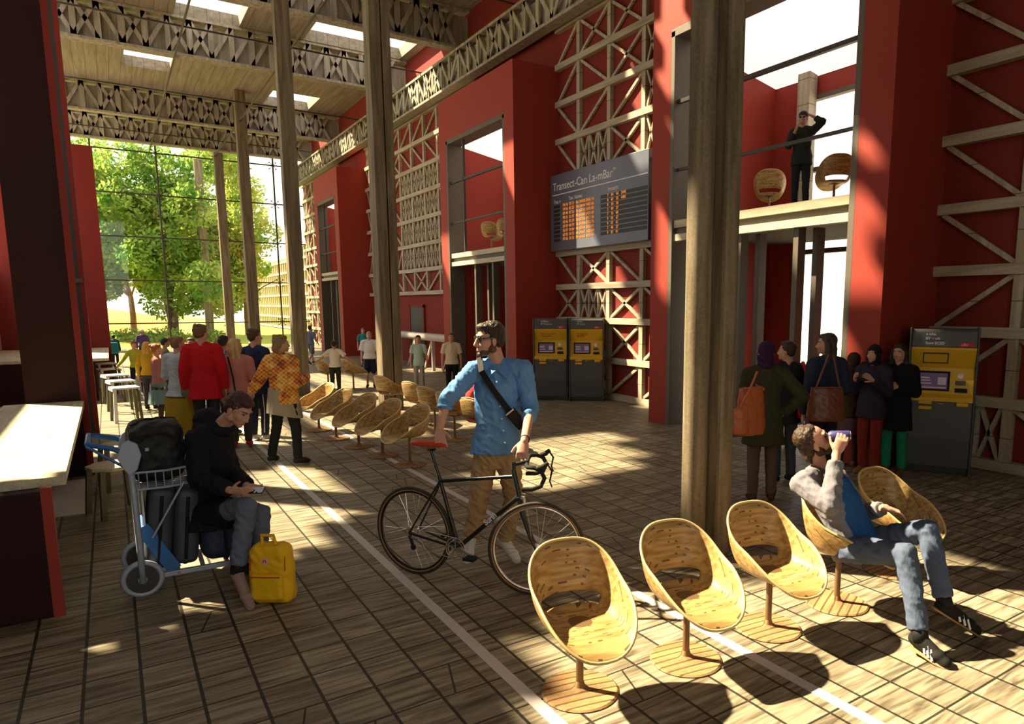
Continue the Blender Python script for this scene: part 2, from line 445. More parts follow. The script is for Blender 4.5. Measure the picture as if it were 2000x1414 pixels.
# grey door in the red wall
d = thing('door_1', 'plain grey door', 'door', (WX, 23.2, 0)); struct(d); del d['category']; del d['label']
MB().bb((-.05, 0, 0), (-.005, 1.25, 2.0)).build('panel', M['door'], d)
MB().bb((-.07, -.08, 0), (-.005, 0, 2.08)).bb((-.07, 1.25, 0), (-.005, 1.33, 2.08)).bb((-.07, -.08, 2.0), (-.005, 1.33, 2.08)).build('trim', M['reddark'], d)
MB().cyl((-.05, .12, 1.02), (-.12, .12, 1.02), .014).cyl((-.12, .11, 1.02), (-.12, .26, 1.02), .012).build('handle', M['steel'], d)

# ------------------------------------------------------------------ red portals that push through the right wall
def portal(y0, y1, label, zt=7.5, x0=7.87, xb=10.5):
    t = thing('red_portal', label, 'portal', (x0, (y0 + y1) / 2, 0), 0, 'red portals along the right wall')
    h = (y1 - y0) / 2; a = -h + .45; b = h - .45; D = xb - x0
    f = MB()
    f.bb((0, -h, 0), (D, a, zt)); f.bb((0, b, 0), (D, h, zt))
    f.prism([(0, 6.45), (0, zt), (D, zt), (D, 5.95)], a, b, Matrix(((1, 0, 0, 0), (0, 0, 1, 0), (0, 1, 0, 0), (0, 0, 0, 1))))
    f.bb((D - .1, b - .55, 0), (D, b + .01, 5.95)).bb((D - .1, a - .01, 0), (D, a + .3, 5.95)).bb((D - .1, a + .3, 5.62), (D, b - .55, 5.95))
    f.build('surround', M['red'], t)
    # luminous ceiling, sloping down to the back
    f = MB(); f.add([(.12, a + .02, 6.40), (.12, b - .02, 6.40), (D - .12, b - .02, 5.96), (D - .12, a + .02, 5.96)], [(0, 1, 2, 3)])
    f.build('luminous_ceiling', M['lum'], t, solid=.02)
    f = MB()
    for q in (.95,): f.bar((.12 + q * (D - .24) * .5, a, 6.2), (.12 + q * (D - .24) * .5, b, 6.2), .05, .05)
    # bronze lining of the opening
    f = MB(); e = .09
    f.bb((.0, b - e, 0), (.42, b, 6.42)).bb((.0, a, 0), (.42, a + e, 6.42)).bb((.0, a, 6.33), (.42, b, 6.45)); f.build('opening_lining', M['mull'], t, bevel=.005)
    # mezzanine
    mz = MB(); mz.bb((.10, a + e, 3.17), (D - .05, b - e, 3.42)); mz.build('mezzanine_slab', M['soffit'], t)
    for za, zb in ((3.335, 3.455), (3.12, 3.23)): MB().bb((.04, a + e, za), (.16, b - e, zb)).build('edge_board', M['concrete'], t)
    MB().bb((.16, a + e, 3.42), (D - .05, b - e, 3.45)).build('mezzanine_floor', M['concrete'], t)
    for z_, r_ in ((4.27, .022), (5.34, .03)): MB().bar((.10, a, z_), (.10, b, z_), r_ * 2, r_ * 2).build('transom', M['steel'], t)
    for q in (.27, .63): MB().bb((.07, b - (b - a) * q - .025, 3.45), (.13, b - (b - a) * q + .025, 6.35)).build('upper_mullion', M['steel'], t) if q < .5 else None
    for q, xx in ((.18, .5), (.42, .12), (.44, .45), (.72, .12), (.74, .45)):
        y = b - (b - a) * q
        MB().bb((xx, y - .045, 0), (xx + .16, y + .045, 3.14)).build('lower_mullion', M['mull'], t, bevel=.004)
    # back glazing frame
    f = MB()
    for y in (b - .6, a + .35, (a + b) / 2 - .25): f.bb((D - .14, y - .05, 0), (D - .02, y + .05, 5.65))
    for z_ in (3.0, 5.6, 4.4): f.bb((D - .14, a + .3, z_ - .04), (D - .02, b - .55, z_ + .04))
    f.build('back_window_frame', M['mull'], t)
    # grey timber post at the back, beside the window
    MB().bb((D - .35, b - .95, 3.45), (D - .15, b - .70, 6.0)).build('back_post', M['lattice'], t)
    # dark lower panels leaving one glazed slot
    MB().bb((D - .1, a + .95 if y0 < 8 else a + .3, 0), (D - .05, a + 1.05 if y0 < 8 else b - .5, 3.0)).build('lower_panel', M['reddark'], t)
    return t
portal(5.04, 9.48, 'tall red portal beside the ticket queue, with a man standing on its upper floor')
portal(14.37, 18.62, 'red portal left of the departure board with two chairs upstairs')
portal(28.9, 32.7, 'farthest red portal, next to the glass end wall')

# ------------------------------------------------------------------ left side: service portals seen edge-on
t = thing('service_portal', 'near dark red service fin with a pale counter at the left edge', 'portal', (-.33, 5.7, 0), 0)
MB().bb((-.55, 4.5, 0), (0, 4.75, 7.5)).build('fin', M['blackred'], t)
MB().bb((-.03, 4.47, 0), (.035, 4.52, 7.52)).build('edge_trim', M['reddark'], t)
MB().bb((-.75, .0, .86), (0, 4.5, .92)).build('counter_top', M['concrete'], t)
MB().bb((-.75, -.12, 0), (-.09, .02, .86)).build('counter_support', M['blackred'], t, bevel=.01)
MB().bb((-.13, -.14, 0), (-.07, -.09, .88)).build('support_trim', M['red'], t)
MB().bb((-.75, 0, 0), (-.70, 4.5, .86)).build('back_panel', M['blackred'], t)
MB().bb((-.42, 2.6, 0), (-.02, 4.3, .006)).build('floor_pad', M['pad'], t)
t = thing('service_portal', 'narrow dark red glazed fin behind the near counter', 'portal', (-.29, 13.2, 0), 0)
MB().bb((-.8, 0, 0), (-.03, .3, 7.5)).build('fin', M['steel'], t)
MB().bb((-.04, -.02, 0), (.02, .3, 7.5)).build('edge_trim', M['reddark'], t)
MB().bb((-.36, -.03, 0), (-.30, 0, 7.5)).build('frame_trim', M['mull'], t)
MB().bb((-.36, -.03, 2.4), (-.0, 0, 2.46)).build('transom', M['mull'], t)
t = thing('service_portal', 'dark red service fin with a low counter, beside the glass end wall', 'portal', (-.02, 17.5, 0), 0)
MB().bb((-2.3, 5.4, 0), (0, 5.7, 6.2)).build('fin', M['reddark'], t)
MB().bb((-2.3, .8, .86), (-.06, 5.4, .92)).build('counter_top', M['concrete'], t)
MB().bb((-2.3, 0.8, 0), (-.3, .9, .86)).build('counter_support', M['blackred'], t)

# ------------------------------------------------------------------ columns
def column(x, y, w, dpt, label, gap=0, rnd=0, top=RZ):
    t = thing('timber_column', label, 'column', (x, y, 0), 0)
    hw, hd = w / 2, dpt / 2
    if rnd:    # a round post beside a flat plank with a shadow gap
        MB().lathe([(hw * .55, 0), (hw * .55, top)], 28, Matrix.Translation((-hw * .42, 0, 0))).build('round_post', M['column'], t, smooth=40)
        MB().bb((hw * .12, -hd, 0), (hw, hd, top)).build('plank', M['column'], t, bevel=.03)
    elif gap:
        MB().bb((-hw, -hd, 0), (gap * w - .012, hd, top)).build('plank', M['column'], t, bevel=.012)
        MB().bb((gap * w + .012, -hd, 0), (hw, hd, top)).build('plank', M['column'], t, bevel=.012)
        MB().bb((gap * w - .012, -hd * .5, 0), (gap * w + .012, hd * .5, top)).build('spacer', M['steel'], t)
    else:
        MB().bb((-hw, -hd, 0), (hw, hd, top)).build('plank', M['column'], t, bevel=.015)
    return t
column(3.55, 16.75, .31, .26, 'grey timber column behind the nearer row of bucket chairs', top=9.2 + 1.1)
column(4.58, 13.65, .40, .36, 'split timber column standing between the rows of bucket chairs', gap=.07)
column(3.93, 4.05, .37, .36, 'round and flat paired timber column right behind the front bucket chairs', rnd=1)
column(4.85, 30.9, .38, .38, 'slim timber column reaching the ceiling, second before the glass end wall')
column(4.95, 38.6, .38, .38, 'slim timber column just inside the glass end wall')
column(5.05, 48.0, .42, .42, 'pale timber column standing outside beyond the glass', top=10.6)

# ------------------------------------------------------------------ glass end wall
w = thing('window_1', 'x', 'window', (0, GY, 0)); struct(w); del w['category']; del w['label']
MB().bb((-1.0, .0, 0), (WX, .012, RZ)).build('glass_pane', M['glass'], w)
f = MB()
GX = [-.12, 2.45, 5.05, 7.65]; GZ = [1.2, 3.25, 5.3, 7.3, 9.25]
for x in GX: f.bb((x - .035, -.12, 0), (x + .035, -.04, RZ))
for z in GZ: f.bb((-1, -.10, z - .03), (WX, -.05, z + .03))
f.build('mullion', M['steel'], w)
for x in GX[1:]:
    for z in GZ:
        s = MB()
        for dx in (-1, 1):
            for dz in (-1, 1): s.cyl((x, -.13, z), (x + dx * .16, -.02, z + dz * .16), .016, .012, 6); s.cyl((x + dx * .16, -.04, z + dz * .16), (x + dx * .16, -.005, z + dz * .16), .035, n=8)
        s.build('spider_fitting', M['steel'], w)
struct(MB().bb((LX - .2, GY - .1, 0), (-1.0, GY + .1, RZ)).build('wall_front', M['reddark']))

# ------------------------------------------------------------------ roof and left wall: unseen openings shaped to put sun patches where wanted
def inpoly(x, y, P):
    r = False
    for i in range(len(P)):
        (x1, y1), (x2, y2) = P[i], P[i - 1]
        if (y1 > y) != (y2 > y) and x < (x2 - x1) * (y - y1) / (y2 - y1) + x1: r = not r
    return r
LIT = [ # floor areas that the openings are shaped to sunlight (metres)
    [(1.9, 2.0), (1.5, 2.9), (2.2, 3.75), (3.2, 3.9), (4.2, 4.0), (5.6, 3.6), (5.6, 1.0), (3.2, .6), (2.2, 1.4)],
    [(-.4, 4.8), (-.4, 9.6), (1.2, 9.4), (2.1, 9.2), (2.1, 6.9), (1.5, 5.9), (.6, 5.2), (.3, 4.8)],
    [(3.4, 6.7), (3.6, 8.4), (5.1, 9.4), (6.8, 9.6), (5.9, 7.4), (4.6, 6.4)],
    [(1.3, 10.5), (1.5, 14.5), (2.6, 14), (2.6, 11.5), (2.0, 10)],
    [(3.0, 10.6), (2.9, 16.5), (4.6, 16), (5.6, 13.4), (6.6, 12.2), (5.4, 10.2)],
    [(-.6, 11), (-.6, 22), (1.2, 21), (.9, 12)],
    [(3.2, 17.5), (3.4, 22.5), (7.3, 21.5), (7.4, 17.8), (5.2, 16.9)], [(1.4, 16), (1.4, 30), (2.6, 30), (2.6, 16)],
    [(-.6, 24), (-.6, 38), (6.8, 38), (7.4, 27), (6.5, 24)],
]
def lit(p):
    "should the sun reach the surface that a ray through p meets? (shapes the openings)"
    k = p.z / -SUN_DIR.z; q = p + SUN_DIR * k
    kx = (7.87 - p.x) / SUN_DIR.x
    if 0 < kx < k:
        r = p + SUN_DIR * kx
        for i, (a, b) in enumerate(PORT):
            if a <= r.y <= b and r.z < 7.6:
                if i == 0: return (r.y < 6.3 and 1.95 < r.z + .9 * (r.y - 5.0) < 4.7) or (r.y > 8.6 and 1.6 < r.z) or (r.y > 6.3 and 3.0 < r.z < 3.6)
                if i == 1: return r.z > 4.9 + (18.6 - r.y) * .35 or r.y > 18.0 or r.y < 14.8
                return True
        kw = (WX - p.x) / SUN_DIR.x
        if kw < k:
            r = p + SUN_DIR * kw
            if r.z > 7.6: return False
            return (10.2 < r.y < 11.9 and 3.6 < r.z - 1.2 * (r.y - 10.2) < 6.2) or (21 < r.y < 24 and 3 < r.z < 5.4 and abs(r.z - 4.4 - .9 * (r.y - 22.5)) < .9)
    if 3.4 < q.x < 6.9 and 3.6 < q.y < 5.0: return False
    return any(inpoly(q.x, q.y, P) for P in LIT)
SKY = [(1.09, 2.5, 28.2, 29.9), (5.95, 7.7, 30.1, 32.3), (5.72, 8.8, 21.5, 24.0), (-.7, 1.0, 37.2, 38.6), (2.2, 3.9, 22.0, 24.1), (7.3, 8.9, 35.2, 36.8), (5.6, 7.6, 37.3, 38.4),
       (-2.2, -.75, 18.4, 30.0), (2.2, 5.0, 17.6, 19.0)]  # first strip is out of view, added to sunlight the back floor
C_ = .5
def runs(rows):  # merge solid cells of a row into long boxes
    for (lo, hi), cells in rows:
        st = None
        for a, b, solid in cells + [(None, None, False)]:
            if solid and st is None: st = a
            if not solid and st is not None: yield lo, hi, st, pb; st = None
            pb = b
def skyhole(x, y): return any(a < x < b and c < y < d for a, b, c, d in SKY)
r_ = MB()
rows = []
y = BY
while y < 17 - 1e-6:
    rows.append(((y, y + C_), [(LX + i * C_, LX + (i + 1) * C_, not lit(V((LX + (i + .5) * C_, y + C_ / 2, RZ)))) for i in range(23)]))
    y += C_
xs = sorted(set([LX, 9.35] + [v for s_ in SKY for v in s_[:2]])); ysr = sorted(set([17, GY + 1] + [v for s_ in SKY for v in s_[2:]]))
for j in range(len(ysr) - 1):
    rows.append(((ysr[j], ysr[j + 1]), [(xs[i], xs[i + 1], not skyhole((xs[i] + xs[i + 1]) / 2, (ysr[j] + ysr[j + 1]) / 2)) for i in range(len(xs) - 1)]))
for lo, hi, a, b in runs(rows): r_.bb((a, lo, RZ), (b, hi, RZ + .35))
struct(r_.build('ceiling', M['ceil']))  # near part is out of view, its holes shaped for the sun patches
r_ = MB(); r_.bb((LX - .2, BY, 0), (LX, GY, 2.4)); rows = []
z = 2.4
while z < RZ - .05:
    rows.append(((z, z + C_), [(BY + i * C_, BY + (i + 1) * C_, not lit(V((LX, BY + (i + .5) * C_, z + C_ / 2)))) for i in range(88)])); z += C_
for lo, hi, a, b in runs(rows): r_.bb((LX - .2, a, lo), (LX, b, min(hi, RZ)))
struct(r_.build('wall_left', M['redwall']))  # unseen wall, upper holes shaped to drop sun patches on the floor

# ------------------------------------------------------------------ roof trusses, tie rods
def roof_truss(p0, p1, z0, z1, label, seg=.55, wid=.34):
    p0, p1 = V(p0), V(p1); L_ = (p1 - p0).length; ang = math.atan2(p1.y - p0.y, p1.x - p0.x)
    t = thing('roof_truss', label, 'truss', (p0.x, p0.y, z0), ang, 'roof trusses'); H_ = z1 - z0
    rnd = random.Random(int(p0.y * 10))
    MB().bb((0, -wid / 2, 0), (L_, wid / 2, .07)).build('bottom_chord', M['truss'], t)
    MB().bb((0, -wid / 2, H_ - .07), (L_, wid / 2, H_)).build('top_chord', M['truss'], t)
    for s in (-1, 1):
        b = MB(); y = s * (wid / 2 - .03); n = int(L_ / seg)
        for i in range(n):
            a, c = i * seg, (i + 1) * seg
            u = V((0, 1, 0))
            def br(p, q, w): b.bar((p[0], y, p[1]), (q[0], y, q[1]), .03, w, up=u.cross(V((q[0] - p[0], 0, q[1] - p[1]))).normalized())
            br((a, .04), (a, H_ - .04), .13 + .05 * rnd.random())
            k = rnd.random()
            if k < .7: br((a, .06), (c, H_ - .06), .11)
            if k > .25: br((a, H_ - .06), (c, .06), .11)
        b.build('web', M['truss'], t)
    MB().bb((0, -.012, .10), (L_, .012, H_ - .16)).build('web_board', M['truss'], t)
    # low kerb board hides the lower third like the photo's gusset plates
    return t
for y_, x_, lab in ((13.2, LX, 'nearest grey roof truss across the hall'), (19.2, LX, 'grey roof truss crossing above the split column'), (24.2, LX, 'grey roof truss in front of the small square skylight'), (32.6, LX, 'grey roof truss behind the small square skylight'), (37.6, LX, 'farthest grey roof truss, just before the glass end wall')):
    roof_truss((x_ + .02, y_, 0), (WX - .02, y_, 0), 9.2, RZ - .01, lab)
roof_truss((8.72, BY + .5, 0), (8.72, GY - .3, 0), 8.25, 9.15, 'long roof truss running along the top of the red right wall', seg=.62, wid=.3)
for x_, lab in ((2.15, 'thin dark tie rod running the length of the hall, left of the tall columns'), (4.78, 'thin dark tie rod running the length of the hall, passing the split column')): tag(MB().cyl((x_, BY, 9.14), (x_, GY - .15, 9.14), .028, n=8).build('tie_rod', M['steel']), lab, 'tie rod', 'lengthwise tie rods')
for y_, lab in ((15.6, 'thin dark cross tie rod nearest the eye'), (21.6, 'thin dark cross tie rod under the large skylight'), (28.2, 'thin dark cross tie rod beside the small square skylight'), (35.2, 'thin dark cross tie rod nearest the glass end wall')):
    tag(MB().cyl((LX, y_, 9.2), (WX - .16, y_, 9.2), .025, n=8).build('tie_rod', M['steel']), lab, 'tie rod', 'cross tie rods')

# white tubular barrier in front of the grey door
t = thing('tube_barrier', 'pale tubular barrier with diagonal struts before the grey door', 'barrier', (8.3, 19.2, 0), 0)
MB().cyl((.1, 0, 1.06), (.1, 6.4, 1.06), .12, n=14).build('top_tube', M['pipe'], t, smooth=40)
for i in range(5):
    MB().bar((.1, i * 1.5 + .1, 0), (.1, i * 1.5 + .1, 1.0), .1, .06).build('upright', M['pipe'], t)
    MB().bar((.1, i * 1.5 + .15, 1.0), (.1, i * 1.5 + .85, .02), .05, .05).build('strut', M['pipe'], t)
MB().bar((.1, -.15, .95), (.1, -.15, 1.75), .05, .05).bar((.1, -.15, 1.65), (.1, .6, 1.1), .04, .04).build('end_brace', M['pipe'], t)
# ------------------------------------------------------------------ materials for objects
def cork_mat():
    m = bpy.data.materials.new('bamboo_shell'); m.use_nodes = True; N, L = nodes(m); b = N['Principled BSDF']; b.inputs['Roughness'].default_value = .42; b.inputs['Specular IOR Level'].default_value = .4
    tc = N.new('ShaderNodeTexCoord'); sep = N.new('ShaderNodeSeparateXYZ'); L.new(tc.outputs['Object'], sep.inputs[0])
    mp = N.new('ShaderNodeMapping'); mp.inputs['Scale'].default_value = (4, 30, 40); L.new(tc.outputs['Object'], mp.inputs['Vector'])
    nz = N.new('ShaderNodeTexNoise'); nz.inputs['Scale'].default_value = 1; nz.inputs['Detail'].default_value = 4; L.new(mp.outputs[0], nz.inputs['Vector'])
    c = ramp(N, L, nz.outputs['Fac'], [(.35, (.28, .16, .050)), (.65, (.50, .33, .125))])
    v = math_n(N, L, 'DIVIDE', math_n(N, L, 'ADD', math_n(N, L, 'SUBTRACT', sep.outputs[2], sep.outputs[1]), 20), .030)
    row = math_n(N, L, 'FLOOR', v); fv = math_n(N, L, 'FRACT', v)
    # along the bands: angle-like coordinate
    u = math_n(N, L, 'DIVIDE', math_n(N, L, 'ADD', math_n(N, L, 'ADD', sep.outputs[0], 10), math_n(N, L, 'MULTIPLY', math_n(N, L, 'ABSOLUTE', sep.outputs[0]), sep.outputs[1])), .062)
    wr = N.new('ShaderNodeTexWhiteNoise'); wr.noise_dimensions = '1D'; L.new(row, wr.inputs['W'])
    u2 = math_n(N, L, 'ADD', u, wr.outputs['Value']); cu = math_n(N, L, 'FLOOR', u2); fu = math_n(N, L, 'FRACT', u2)
    ci = N.new('ShaderNodeCombineXYZ'); L.new(cu, ci.inputs[0]); L.new(row, ci.inputs[1])
    wn = N.new('ShaderNodeTexWhiteNoise'); wn.noise_dimensions = '2D'; L.new(ci.outputs[0], wn.inputs['Vector'])
    jit = math_n(N, L, 'MULTIPLY', wn.outputs['Value'], .8)
    d = math_n(N, L, 'MULTIPLY', math_n(N, L, 'LESS_THAN', wn.outputs['Value'], .36), math_n(N, L, 'LESS_THAN', math_n(N, L, 'ABSOLUTE', math_n(N, L, 'SUBTRACT', fv, math_n(N, L, 'ADD', .3, jit))), .14))
    d = math_n(N, L, 'MULTIPLY', d, math_n(N, L, 'LESS_THAN', math_n(N, L, 'ABSOLUTE', math_n(N, L, 'SUBTRACT', fu, .45)), math_n(N, L, 'ADD', .12, jit)))
    mx = N.new('ShaderNodeMix'); mx.data_type = 'RGBA'; L.new(math_n(N, L, 'MULTIPLY', d, .85), mx.inputs['Factor']); L.new(c, mx.inputs['A']); mx.inputs['B'].default_value = (.07, .03, .012, 1)
    L.new(mx.outputs['Result'], b.inputs['Base Color'])
    return m
M['shell'] = cork_mat()
M['shelledge'] = mat('pale_shell_edge', (.62, .44, .19), .5, var=.15, scale=20)
M['discwood'] = wood_mat('stand_disc_wood', (.42, .25, .11), (.20, .11, .045), 'X', 1.0, boards=.055)
M['stem'] = mat('bronze_stem', (.22, .13, .065), .4, .5, var=.1)

# ------------------------------------------------------------------ bucket chair, facing -Y
def make_chair(name='bucket_chair'):
    t = thing(name, 'x x x x', 'chair')
    MB().lathe([(0, 0), (.205, 0), (.21, .006), (.20, .014), (.05, .02), (.03, .032), (.022, .06)], 36).build('base_disc', M['discwood'], t, smooth=35)
    MB().cyl((0, 0, .02), (0, 0, .395), .021, .019).lathe([(.02, .36), (.09, .386), (.10, .398), (0, .40)], 20).build('stem', M['stem'], t, smooth=40)
    NA, NR = 56, 14
    def sq(c, p): return math.copysign(abs(c) ** p, c)
    rows = []
    for j in range(NR + 1):
        r = j / NR; row = []
        for i in range(NA):
            a = 2 * PI * i / NA; cx = sq(math.sin(a), .72); cy = sq(math.cos(a), .72)
            h = .5 + .5 * math.cos(a)          # 1 at back (+Y), 0 at the front
            zr = .345 + .425 * h ** .85        # rim height
            rx, ry0, ry1 = .240, .25, .36
            rim = V((rx * cx * (1 + .05 * math.sin(a) ** 2), (ry0 if cy > 0 else ry1) * cy, zr))
            pan = V((.180 * cx, .19 * cy - .03, .392 + .02 * h))
            if r < .42:
                k = r / .42; p = V((pan.x * k, pan.y * k - .0, .392 + .01 * k * k))
            else:
                k = (r - .42) / .58; e = k ** (1.0); zz = pan.z + (rim.z - pan.z) * (k ** (1.25)); bul = math.sin(k * PI) * .028 * (h + .35)
                xy = V((pan.x, pan.y, 0)).lerp(V((rim.x, rim.y, 0)), k ** .72); p = V((xy.x * (1 + bul), xy.y * (1 + bul), zz + .009 * (1 - k)))
            row.append(p)
        rows.append(row)
    m = MB(); n0 = len(m.v); m.v = [p for row in rows for p in row]
    for j in range(NR):
        for i in range(NA):
            a = 360 * (i + .5) / NA; a = min(a, 360 - a)
            r = (j + .5) / NR
            if a < 52 and .42 < r < .56: continue     # open slot between seat and back
            m.f.append((j * NA + i, j * NA + (i + 1) % NA, (j + 1) * NA + (i + 1) % NA, (j + 1) * NA + i))
    m.build('shell', M['shell'], t, smooth=True, solid=.011)
    MB().tube(rows[-1], .0085, 8, closed=True).build('rim', M['shelledge'], t, smooth=True)
    return t
chair = make_chair()
first = True
def put_chair(x, y, rz, label, group, z=0, s=None):
    global first
    if first:
        chair.location = (x, y, z); chair.rotation_euler = (0, 0, rz); chair['label'] = label; chair['group'] = group; first = False
        if s: chair.scale = (s,) * 3
        return chair
    return dup(chair, (x, y, z), rz, label, group, s)
G1 = 'front row of bucket chairs'
put_chair(1.93, 2.87, -.22, 'nearest wooden bucket chair, left end of the front row before the bicycle wheel', G1)
put_chair(2.63, 2.80, -.18, 'wooden bucket chair in front of the round and flat column, second in the front row', G1)
put_chair(3.34, 2.80, -.15, 'empty wooden bucket chair next to the man drinking from a can', G1)
put_chair(4.02, 2.78, .42, 'wooden bucket chair occupied by the man drinking from a can', G1)
put_chair(4.90, 2.92, -.10, 'wooden bucket chair behind the knees of the man drinking, right end of the front row', G1)
G2 = 'middle row of bucket chairs seen from the side'
for (x, y), l in zip([(2.74, 11.84), (2.77, 10.90), (2.88, 10.08), (2.97, 9.28), (3.08, 8.52)],
    ['side-on bucket chair farthest down the middle row, near the woman in the plaid shawl', 'side-on bucket chair, second from the far end of the middle row', 'side-on bucket chair, middle of the five in its row', 'side-on bucket chair just in front of the split column', 'side-on bucket chair nearest the bicycle saddle']):
    put_chair(x, y, math.radians(-72), l, G2)
G3 = 'bucket chairs turned away behind the split column'
for (x, y), l in zip([(4.26, 12.75), (4.33, 11.45), (4.28, 10.62), (4.26, 9.78), (4.30, 8.98)],
    ['bucket chair seen from behind, left of the split column', 'bucket chair seen from behind, partly covered by the split column', 'bucket chair seen from behind, just right of the split column', 'bucket chair seen from behind, under the arm of the man in the blue shirt', 'bucket chair seen from behind, right beside the blue shirt and holding the red bag']):
    put_chair(x, y, math.radians(112), l, G3)
G4 = 'bucket chairs by the far column'
put_chair(4.35, 17.6, math.radians(100), 'bucket chair beside the boy in the pale t-shirt, left one', G4)
put_chair(4.85, 17.2, math.radians(100), 'bucket chair beside the boy in the pale t-shirt, mostly hidden behind him', G4)
G5 = 'bucket chairs on the upper floors of the portals'
put_chair(9.15, 8.00, math.radians(131), 'bucket chair upstairs, left of the man on the upper floor', G5, 3.45)
put_chair(9.05, 6.68, math.radians(141), 'bucket chair upstairs, right of the man on the upper floor', G5, 3.45)
put_chair(8.55, 16.9, math.radians(130), 'left bucket chair upstairs in the portal beside the departure board', G5, 3.45)
put_chair(8.55, 16.0, math.radians(140), 'right bucket chair upstairs in the portal beside the departure board', G5, 3.45)

# red padded bag on a chair, seen under the blue arm
M['redcloth'] = mat('red_fabric', (.55, .02, .02), .7, bump=.3, bscale=30)
t = thing('shopping_bag', 'bright red bag showing under the raised arm of the man in blue', 'bag', (4.22, 8.98, .42))
b_ = MB().loft([((0, 0, .0), (.11, 0, 0), (0, .10, 0)), ((0, 0, .18), (.13, 0, 0), (0, .13, 0)), ((.0, 0, .40), (.14, 0, 0), (0, .13, 0)), ((.0, 0, .52), (.06, 0, 0), (0, .05, 0))])
b_.build('bag_body', M['redcloth'], t, smooth=60, sub=1)
MB().tube([(-.05, 0, .44), (-.05, 0, .56), (.08, 0, .56), (.08, 0, .44)], .008).build('handle', M['redcloth'], t)

# ------------------------------------------------------------------ departure board
M['board'] = mat('slate_board', (.115, .125, .165), .35, .1, var=.08, spec=.5)
M['slot'] = mat('black_display_slot', (.022, .020, .018), .5, var=0)
M['led'] = mat('orange_led', (.5, .16, .02), .5, var=0, emit=(1.0, .30, .03), estr=.5)
M['white'] = mat('white_lettering', (.75, .75, .78), .6, var=0)
BW, BH = 3.62, 1.73
t = thing('departure_board', 'large slate departure board with orange train times on the lattice wall', 'board', (WX - .22, 14.34, 3.32))
def on_board(me, mt, name, x, z, d=.062, label=None):
    place_mesh(me, frame((-d, -x, z), (0, -1, 0), (0, 0, 1))); return link(name, me, mt, t, label=label)
MB().bb((-.06, -BW, 0), (.08, 0, BH)).build('cabinet', M['board'], t, bevel=.012)
MB().bb((-.066, -BW + .02, 1.262), (-.060, -.10, 1.28)).build('header_rule', M['white'], t)
on_board(text_mesh('Transect-Can La-mBar\u201d', .255), M['white'], 'title_lettering', .12, 1.37)
on_board(text_mesh('Imnarts', .12), M['white'], 'column_heading', 2.30, 1.10)
on_board(text_mesh('Trac v', .115), M['white'], 'column_heading', .15, 1.08)
on_board(text_mesh('Tan. Satmas', .11), M['white'], 'column_heading', .80, 1.10)
rr = random.Random(4)
NRW = 9
for i in range(NRW):
    z = .985 - i * .095; s_ = MB()
    s_.bb((-.064, -.42, z - .012), (-.060, -.16, z + .052)); s_.build('platform_slot', M['slot'], t); MB().bb((-.064, -BW + .03, z - .012), (-.060, -2.03, z + .058)).build('display_slot', M['slot'], t)
    def dg(n): return ''.join(rr.choice('0123456789') for _ in range(n))
    tx = f"{dg(2)} {dg(2)}  {dg(2)} {dg(2)}   {dg(2)}: {dg(5)} {dg(4)} {dg(2)}"
    on_board(text_mesh(tx, .092, bold=.001), M['led'], 'led_lettering', .55, z, .066)
    on_board(text_mesh(f"{rr.choice('2789')}    {dg(2)}    {dg(2)}" + ('    ' + dg(4) if i < 2 else ''), .082, bold=.0015), M['led'], 'led_lettering', 2.28, z, .068)
    if i: MB().bb((-.066, -BW + .03, z + .068), (-.060, -.50, z + .074)).build('row_rule', M['board'], t)

